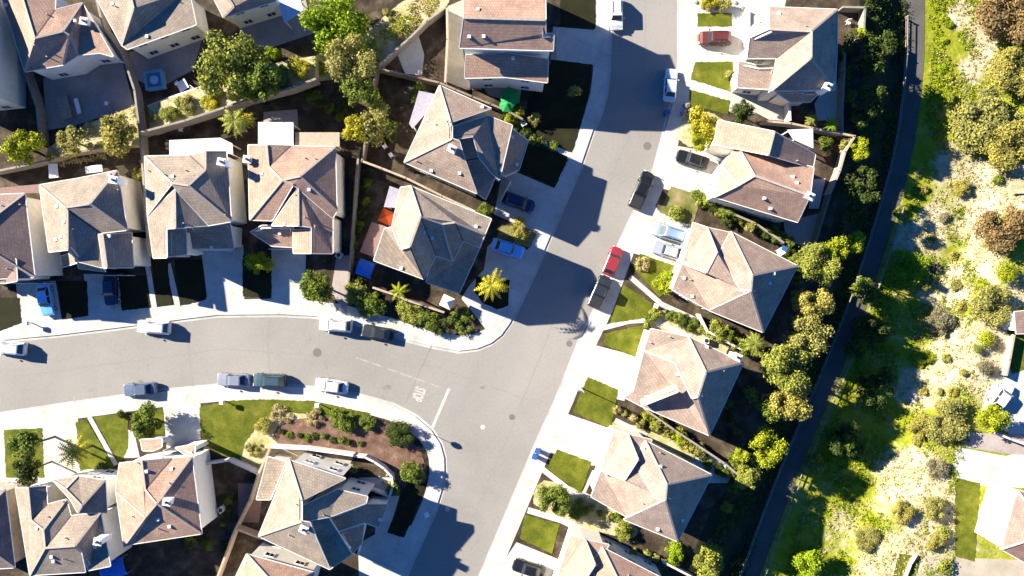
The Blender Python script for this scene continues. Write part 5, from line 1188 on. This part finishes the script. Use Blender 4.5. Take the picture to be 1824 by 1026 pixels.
for a in ((1098, 22, -88, 'suv', 'white', WHT, 'white car parked in shade at the top edge of the right street'),
          (1274, 67, 180, 'suv', 'maroon', (.12, .03, .025), 'dark red car on the white driveway beside the small rectangular lawn'),
          (1195, 151, 85, 'sedan', 'pale blue', (.50, .58, .66), 'pale blue-white car at the right kerb of the right street, upper part'),
          (1234, 284, 163, 'sedan', 'black', BLK, 'black car on the white driveway under the yellow tree'),
          (1144, 338, 66, 'pickup', 'black', BLK, 'black pickup truck at the right kerb of the right street'),
          (1092, 465, 68, 'hatch', 'red', (.30, .03, .04), 'bright red car at the right kerb in the middle of the right street'),
          (1069, 520, 66, 'pickup', 'dark grey', (.03, .033, .04), 'dark pickup truck parked directly below the bright red car', None, 4.9),
          (1194, 415, 163, 'van', 'silver blue', (.20, .28, .40), 'silver-blue van, the upper of the two side by side on the white driveway'),
          (1191, 447, 163, 'sedan', 'grey silver', (.28, .31, .36), 'silver car, the lower of the two side by side on the white driveway'),
          (904, 442, -18, 'sedan', 'light blue', (.12, .42, .85), 'light blue car in shade on the wide driveway above the palm'),
          (924, 360, -20, 'suv', 'navy', (.015, .015, .06), 'very dark navy car in deep shade on the driveway beside the chimney-shadow house'),
          (80, 533, -80, 'sedan', 'sky blue', (.16, .42, .78), 'bright blue car in shade on the driveway at the left edge'),
          (196, 515, -88, 'sedan', 'navy', (.015, .015, .06), 'dark car hardly visible in shade on the second driveway from the left'),
          (14, 620, 175, 'suv', 'white', WHT, 'white car cut by the left edge at the upper kerb of the left street'),
          (272, 583, 176, 'suv', 'white', WHT, 'white car at the upper kerb in front of the white pavement triangle'),
          (597, 579, 176, 'suv', 'white', WHT, 'white car at the upper kerb in front of a dark one under the shrub bed'),
          (673, 593, 170, 'sedan', 'dark grey green', (.025, .03, .03), 'dark car at the upper kerb behind the white one by the shrub bed'),
          (248, 694, 184, 'sedan', 'blue grey', (.10, .13, .19), 'blue-grey car standing alone at the lower kerb of the left street'),
          (415, 677, 178, 'sedan', 'mid grey', (.22, .24, .28), 'silver car at the lower kerb, left of the teal car'),
          (479, 678, 178, 'suv', 'teal', (.045, .08, .10), 'teal car at the lower kerb between a silver and a white car'),
          (590, 688, 172, 'sedan', 'white', WHT, 'white car at the lower kerb nearest to the road marking letters'),
          (942, 1014, 163, 'sedan', 'black', BLK, 'black car on the driveway at the bottom edge right of the street'),
          (1786, 706, 55, 'hatch', 'white', WHT, 'white car on the white paved lot at the right edge')):
    vehicle(*a)

# ================= street and yard things =================
def at(x, y, z=.13): return G(x, y, z)
# stop sign
c = at(764, 771); s_ = empty('stop_sign', c, R(-200)); tag(s_, 'red octagonal stop sign on a post at the corner by the white stop line', 'stop sign')
b = MB(); b.tube((0, 0, -.1), (0, 0, 2.4), .04, .04, 8); b.build('post', M['steel'], s_)
b = MB(); n0 = 8; r0 = .45
vv = [Vector((.05, math.cos(R(22.5 + 45 * i)) * r0, 1.95 + math.sin(R(22.5 + 45 * i)) * r0)) for i in range(8)]
mobj('sign_plate', vv + [v - Vector((.02, 0, 0)) for v in vv], [tuple(range(8)), tuple(range(15, 7, -1))] + [(i, 8 + i, 8 + (i + 1) % 8, (i + 1) % 8) for i in range(8)], M['red'], s_)
tx = text_mesh('STOP', 'sign_lettering', M['white'], .3); tx.parent = s_; tx.location = (.056, 0, 1.95); tx.rotation_euler = (R(90), 0, R(90))
# lamp posts
def lamp(x, y, deg, h, label):
    c = at(x, y); r = empty('street_lamp', c, R(deg)); tag(r, label, 'street lamp')
    b = MB(); b.tube((0, 0, -.1), (0, 0, .3), .13, .11, 10); b.tube((0, 0, .3), (0, 0, h), .08, .055, 8); b.build('post', M['steel'], r)
    b = MB(); b.tube((0, 0, h), (.8, 0, h + .25), .04, .035, 8); b.tube((.8, 0, h + .25), (1.5, 0, h + .25), .035, .03, 8); b.build('arm', M['steel'], r)
    b = MB(); b.box(1.3, -.12, h + .17, 1.85, .12, h + .31); b.build('lamp_head', M['frame'], r)
lamp(1034, 690, 160, 5.0, 'street lamp at the edge of the small lawn whose thin shadow crosses the grass')
# letter boxes
def mailbox(x, y, deg, label):
    c = at(x, y); r = empty('letter_box', c, R(deg)); tag(r, label, 'letter box')
    b = MB(); b.box(-.06, -.06, -.05, .06, .06, 1.0); b.build('post', M['wood'], r)
    b = MB(); b.box(-.28, -.35, 1.0, .28, .35, 1.22); b.box(-.28, -.22, 1.22, .28, .22, 1.34); b.build('box', M['white'], r)
    b = MB(); b.box(.28, -.3, 1.02, .31, .3, 1.2); b.build('flap', M['steel'], r)
mailbox(402, 714, 90, 'white letter box at the left end of the green corner lawn'); mailbox(570, 719, 90, 'white letter box near the kerb on the right part of the corner lawn')
mailbox(762, 912, 20, 'white letter box on the shaded pavement at the lower corner'); mailbox(1166, 545, 70, 'white letter box where two white paths meet')
mailbox(58, 575, 90, 'white letter box on the shaded pavement near the left edge')
# wheeled bins
def wbin(x, y, deg, m, label, group=None, z=0.0):
    c = at(x, y, z); r = empty('wheeled_bin', c, R(deg)); tag(r, label, 'bin', group)
    b = MB(); k = .26
    V = [Vector((-k, -k, .08)), Vector((k, -k, .08)), Vector((k, k, .08)), Vector((-k, k, .08)), Vector((-.34, -.31, 1.0)), Vector((.34, -.31, 1.0)), Vector((.34, .31, 1.0)), Vector((-.34, .31, 1.0))]
    mobj('bin_body', V, [(0, 3, 2, 1), (4, 5, 6, 7), (0, 1, 5, 4), (1, 2, 6, 5), (2, 3, 7, 6), (3, 0, 4, 7)], M[m], r)
    b.box(-.38, -.34, 1.0, .38, .34, 1.07); b.bar((-.42, -.25, 1.0), (-.42, .25, 1.0), .05, .05); b.build('lid', M[m], r)
    for s in (-1, 1):
        w_ = MB(); w_.tube((-.25, s * .27, .12), (-.25, s * .33, .12), .12, .12, 12); w_.build('wheel', M['tyre'], r)
wbin(957, 801, 160, 'bin', 'upper of two blue wheeled bins at the right kerb'); wbin(952, 811, 160, 'bin', 'lower of two blue wheeled bins at the right kerb')
wbin(1186, 203, 10, 'bin', 'blue wheeled bin below the pale blue-white car'); 
wbin(20, 512, 0, 'binb', 'dark wheeled bin in the shade at the left edge driveway', z=.13); wbin(1392, 444, -30, 'bin', 'wheeled bin among white things behind the side-by-side cars house', z=.13)
# spa
c = at(281, 146, .13); sp = empty('hot_tub', c, R(8)); tag(sp, 'blue square hot tub on the grey patio near the top left', 'hot tub')
b = MB(); b.box(-1.25, -1.25, 0, 1.25, 1.25, .85); o = b.build('tub_shell', M['spashell'], sp)
for nm, (x0, y0, x1, y1) in (('rim_edge', (-1.35, -1.35, 1.35, -1.0)), ('rim_edge', (-1.35, 1.0, 1.35, 1.35)), ('rim_edge', (-1.35, -1.0, -1.0, 1.0)), ('rim_edge', (1.0, -1.0, 1.35, 1.0))):
    b = MB(); b.box(x0, y0, .85, x1, y1, .95); b.build(nm, M['spashell'], sp)
b = MB(); b.box(-1.0, -1.0, .8, 1.0, 1.0, .88); b.build('tub_water', M['water'], sp)
b = MB(); b.tube((0, 0, .88), (0, 0, .93), .62, .55, 20); b.build('floating_cover', M['patblue'], sp)
def bxt(name, x, y, deg, dims, mat, label, cat, h0=.13, legs=True, topmat=None):
    c = at(x, y, h0); r = empty(name, c, R(deg)); tag(r, label, cat); a, w_, h = dims
    b = MB(); b.box(-a / 2, -w_ / 2, h - .07, a / 2, w_ / 2, h); b.build('top', M[mat], r)
    for sx in (-1, 1):
        for sy in (-1, 1):
            l = MB(); l.box(sx * (a / 2 - .1) - .04, sy * (w_ / 2 - .1) - .04, 0, sx * (a / 2 - .1) + .04, sy * (w_ / 2 - .1) + .04, h - .07); l.build('leg', M['wood'], r)
bxt('garden_table', 121, 193, 15, (1.6, 3.4, .75), 'wallgrey', 'long tan garden table on the grey patio at the upper left', 'table')
bxt('garden_bench', 143, 191, 15, (.6, 2.2, .5), 'patwhite', 'narrow white bench beside the long tan garden table', 'bench')
bxt('garden_table', 102, 306, 5, (1.3, 2.0, .75), 'patwhite', 'white table in the dark yard behind the left edge houses', 'table')
bxt('garden_table', 330, 155, 30, (1.4, 1.4, .75), 'patwhite', 'pale table among clutter right of the blue hot tub', 'table')
bxt('garden_table', 1388, 448, 30, (1.4, 1.0, .8), 'patwhite', 'white table behind the side-by-side cars house', 'table')
bxt('garden_table', 174, 303, 8, (2.4, 1.0, .8), 'patwhite', 'white bench table behind the greige-roofed house at the left', 'table')
for x, y, lb in ((345, 160, 'white garden chair right of the clutter table by the hot tub'), (318, 150, 'white garden chair left of the clutter table by the hot tub'), (325, 232, 'pale garden chair in the dark yard above the cream patio cover'),
                 (698, 278, 'white garden chair in the dark yard beside the chimney-shadow house'), (687, 262, 'pale garden chair above the white one in the dark yard'), (1508, 42, 'white garden chair in the shaded yard at the top right'),
                 (1262, 830, 'white garden chair at the pale patio beside the dark side yard'), (193, 186, 'white garden chair at the lower end of the grey patio')):
    c = at(x, y); r = empty('garden_chair', c, x * 1.0); tag(r, lb, 'chair')
    b = MB(); b.box(-.27, -.27, .4, .27, .27, .46); b.build('seat', M['white'], r)
    b = MB(); b.box(-.27, .22, .46, .27, .28, .95); b.build('backrest', M['white'], r)
    for sx in (-1, 1):
        for sy in (-1, 1):
            l = MB(); l.box(sx * .23 - .025, sy * .23 - .025, 0, sx * .23 + .025, sy * .23 + .025, .4); l.build('leg', M['white'], r)
# orange umbrella, green canopy
def parasol(x, y, r_, h, mat, label, deg=0, sq=4):
    c = P(x, y, h); r = empty('garden_umbrella', (c.x, c.y, .13), R(deg)); tag(r, label, 'umbrella')
    b = MB(); b.tube((0, 0, 0), (0, 0, h - .1), .03, .03, 8); b.build('pole', M['steel'], r)
    b = MB(); b.tube((0, 0, 0), (0, 0, .08), .3, .28, 12); b.build('base', M['iron'], r)
    rim = [Vector((math.cos(2 * math.pi * (i + .5) / sq) * r_, math.sin(2 * math.pi * (i + .5) / sq) * r_, h - .45)) for i in range(sq)]; top = Vector((0, 0, h))
    V = rim + [top] + [v - Vector((0, 0, .12)) for v in rim] + [top - Vector((0, 0, .05))]
    F = [(i, (i + 1) % sq, sq) for i in range(sq)] + [((i + 1) % sq + sq + 1, i + sq + 1, 2 * sq + 1) for i in range(sq)] + [(i, i + sq + 1, (i + 1) % sq + sq + 1, (i + 1) % sq) for i in range(sq)]
    mobj('canopy', V, F, M[mat], r)
parasol(688, 386, 1.35, 2.6, 'orange', 'orange square umbrella behind the roof of the house left of the palm driveway', -25)
parasol(908, 172, 1.5, 2.4, 'greencloth', 'green umbrella below the wall of the large peach gabled house', 10, 6)
parasol(903, 186, 1.1, 2.3, 'greencloth', 'smaller green umbrella just below the larger green one', 30, 6)
parasol(796, 538, 1.2, 2.4, 'patcover', 'cream umbrella at the lower end of the orange umbrella house', -25)
# blue tarpaulins over frames
def tarp(x, y, a, b_, h, deg, label):
    c = P(x, y, h); r = empty('tarpaulin_shelter', (c.x, c.y, .13), R(deg)); tag(r, label, 'shelter')
    V = []; F = []; n = 8
    for i in range(n + 1):
        for j in range(n + 1):
            u, v = i / n - .5, j / n - .5; V.append(Vector((u * a, v * b_, h - .35 * (abs(v) * 2) ** 2 + .06 * math.sin(i * 2.1) * math.cos(j * 1.7))))
    for i in range(n):
        for j in range(n): F.append((i * (n + 1) + j, (i + 1) * (n + 1) + j, (i + 1) * (n + 1) + j + 1, i * (n + 1) + j + 1))
    o = mobj('tarpaulin', V, F, M['bluecloth'], r, smooth=True); md = o.modifiers.new('s', 'SOLIDIFY'); md.thickness = .03
    for sx in (-1, 1):
        for sy in (-1, 1):
            l = MB(); l.tube((sx * a * .46, sy * b_ * .46, 0), (sx * a * .46, sy * b_ * .46, h - .36), .03, .03, 6); l.build('leg', M['steel'], r)
tarp(650, 478, 2.3, 2.3, 1.9, -20, 'blue tarpaulin in the dark yard left of the shrub bed at the corner')
tarp(200, 1014, 3.6, 2.6, 1.6, 15, 'blue tarpaulin behind the stepped gable house at the bottom edge')
# garden ornaments: rocks
def rocks(pts, label, group):
    for i, (x, y, r0) in enumerate(pts):
        rnd = random.Random(i + int(x)); bm = bmesh.new(); bmesh.ops.create_icosphere(bm, subdivisions=2, radius=r0)
        for v in bm.verts: v.co *= rnd.uniform(.82, 1.15); v.co.z *= .6
        me = bpy.data.meshes.new('rock'); bm.to_mesh(me); bm.free(); me.materials.append(M['wallgrey']); o = bpy.data.objects.new('rock', me); COL.objects.link(o)
        o.location = at(x, y, .15); tag(o, label, 'rock', group)
rocks([(1222, 190, .5), (1232, 196, .35), (1216, 203, .4), (1228, 208, .3)], 'pale rock in the small heap above the yellow tree bed', 'rocks above the yellow tree bed')
rocks([(700, 832 + 10, .3), (676, 850, .25), (684, 858, .3), (690, 846, .22)], 'pale rock in the small brown bed inside the curved white wall', 'rocks inside the curved wall')
rocks([(1240, 5, .3), (1252, 14, .35), (1310, 6, .3), (1322, 16, .35), (1276, 17, .25)], 'pale rock in the planting at the top edge by the rectangular lawn', 'rocks in the top edge planting')

# air conditioning units and gas meters beside the houses
def ac(x, y, deg, label):
    c = at(x, y); r = empty('air_conditioner', c, R(deg)); tag(r, label, 'air conditioner')
    b = MB(); b.box(-.45, -.45, -.05, .45, .45, .08); b.build('base_slab', M['gutter'], r)
    b = MB(); b.box(-.38, -.38, .08, .38, .38, .85); b.build('housing', M['frame'], r)
    b = MB(); b.tube((0, 0, .85), (0, 0, .88), .3, .3, 16); b.build('fan_grille', M['black'], r)
for x, y, lb in ((932, 222, 'grey air conditioning unit at the left end of the white brick path'), (606, 455, 'air conditioning unit right of the brown-roofed house near its lower corner'), (262, 470, 'air conditioning unit between the tan side yard and the shaded strip'),
                 (862, 395, 'air conditioning unit at the right end of the house above the pale blue car'), (1330, 405, 'air conditioning unit in the row of shrubs below the peach-roofed house'), (1292, 828, 'air conditioning unit in the narrow shaded side yard at the lower right'),
                 (1255, 606, 'air conditioning unit among shrubs between the two hip roofs'), (398, 905, 'air conditioning unit in the dark yard beside the long pale side wall')):
    ac(x, y, x, lb)
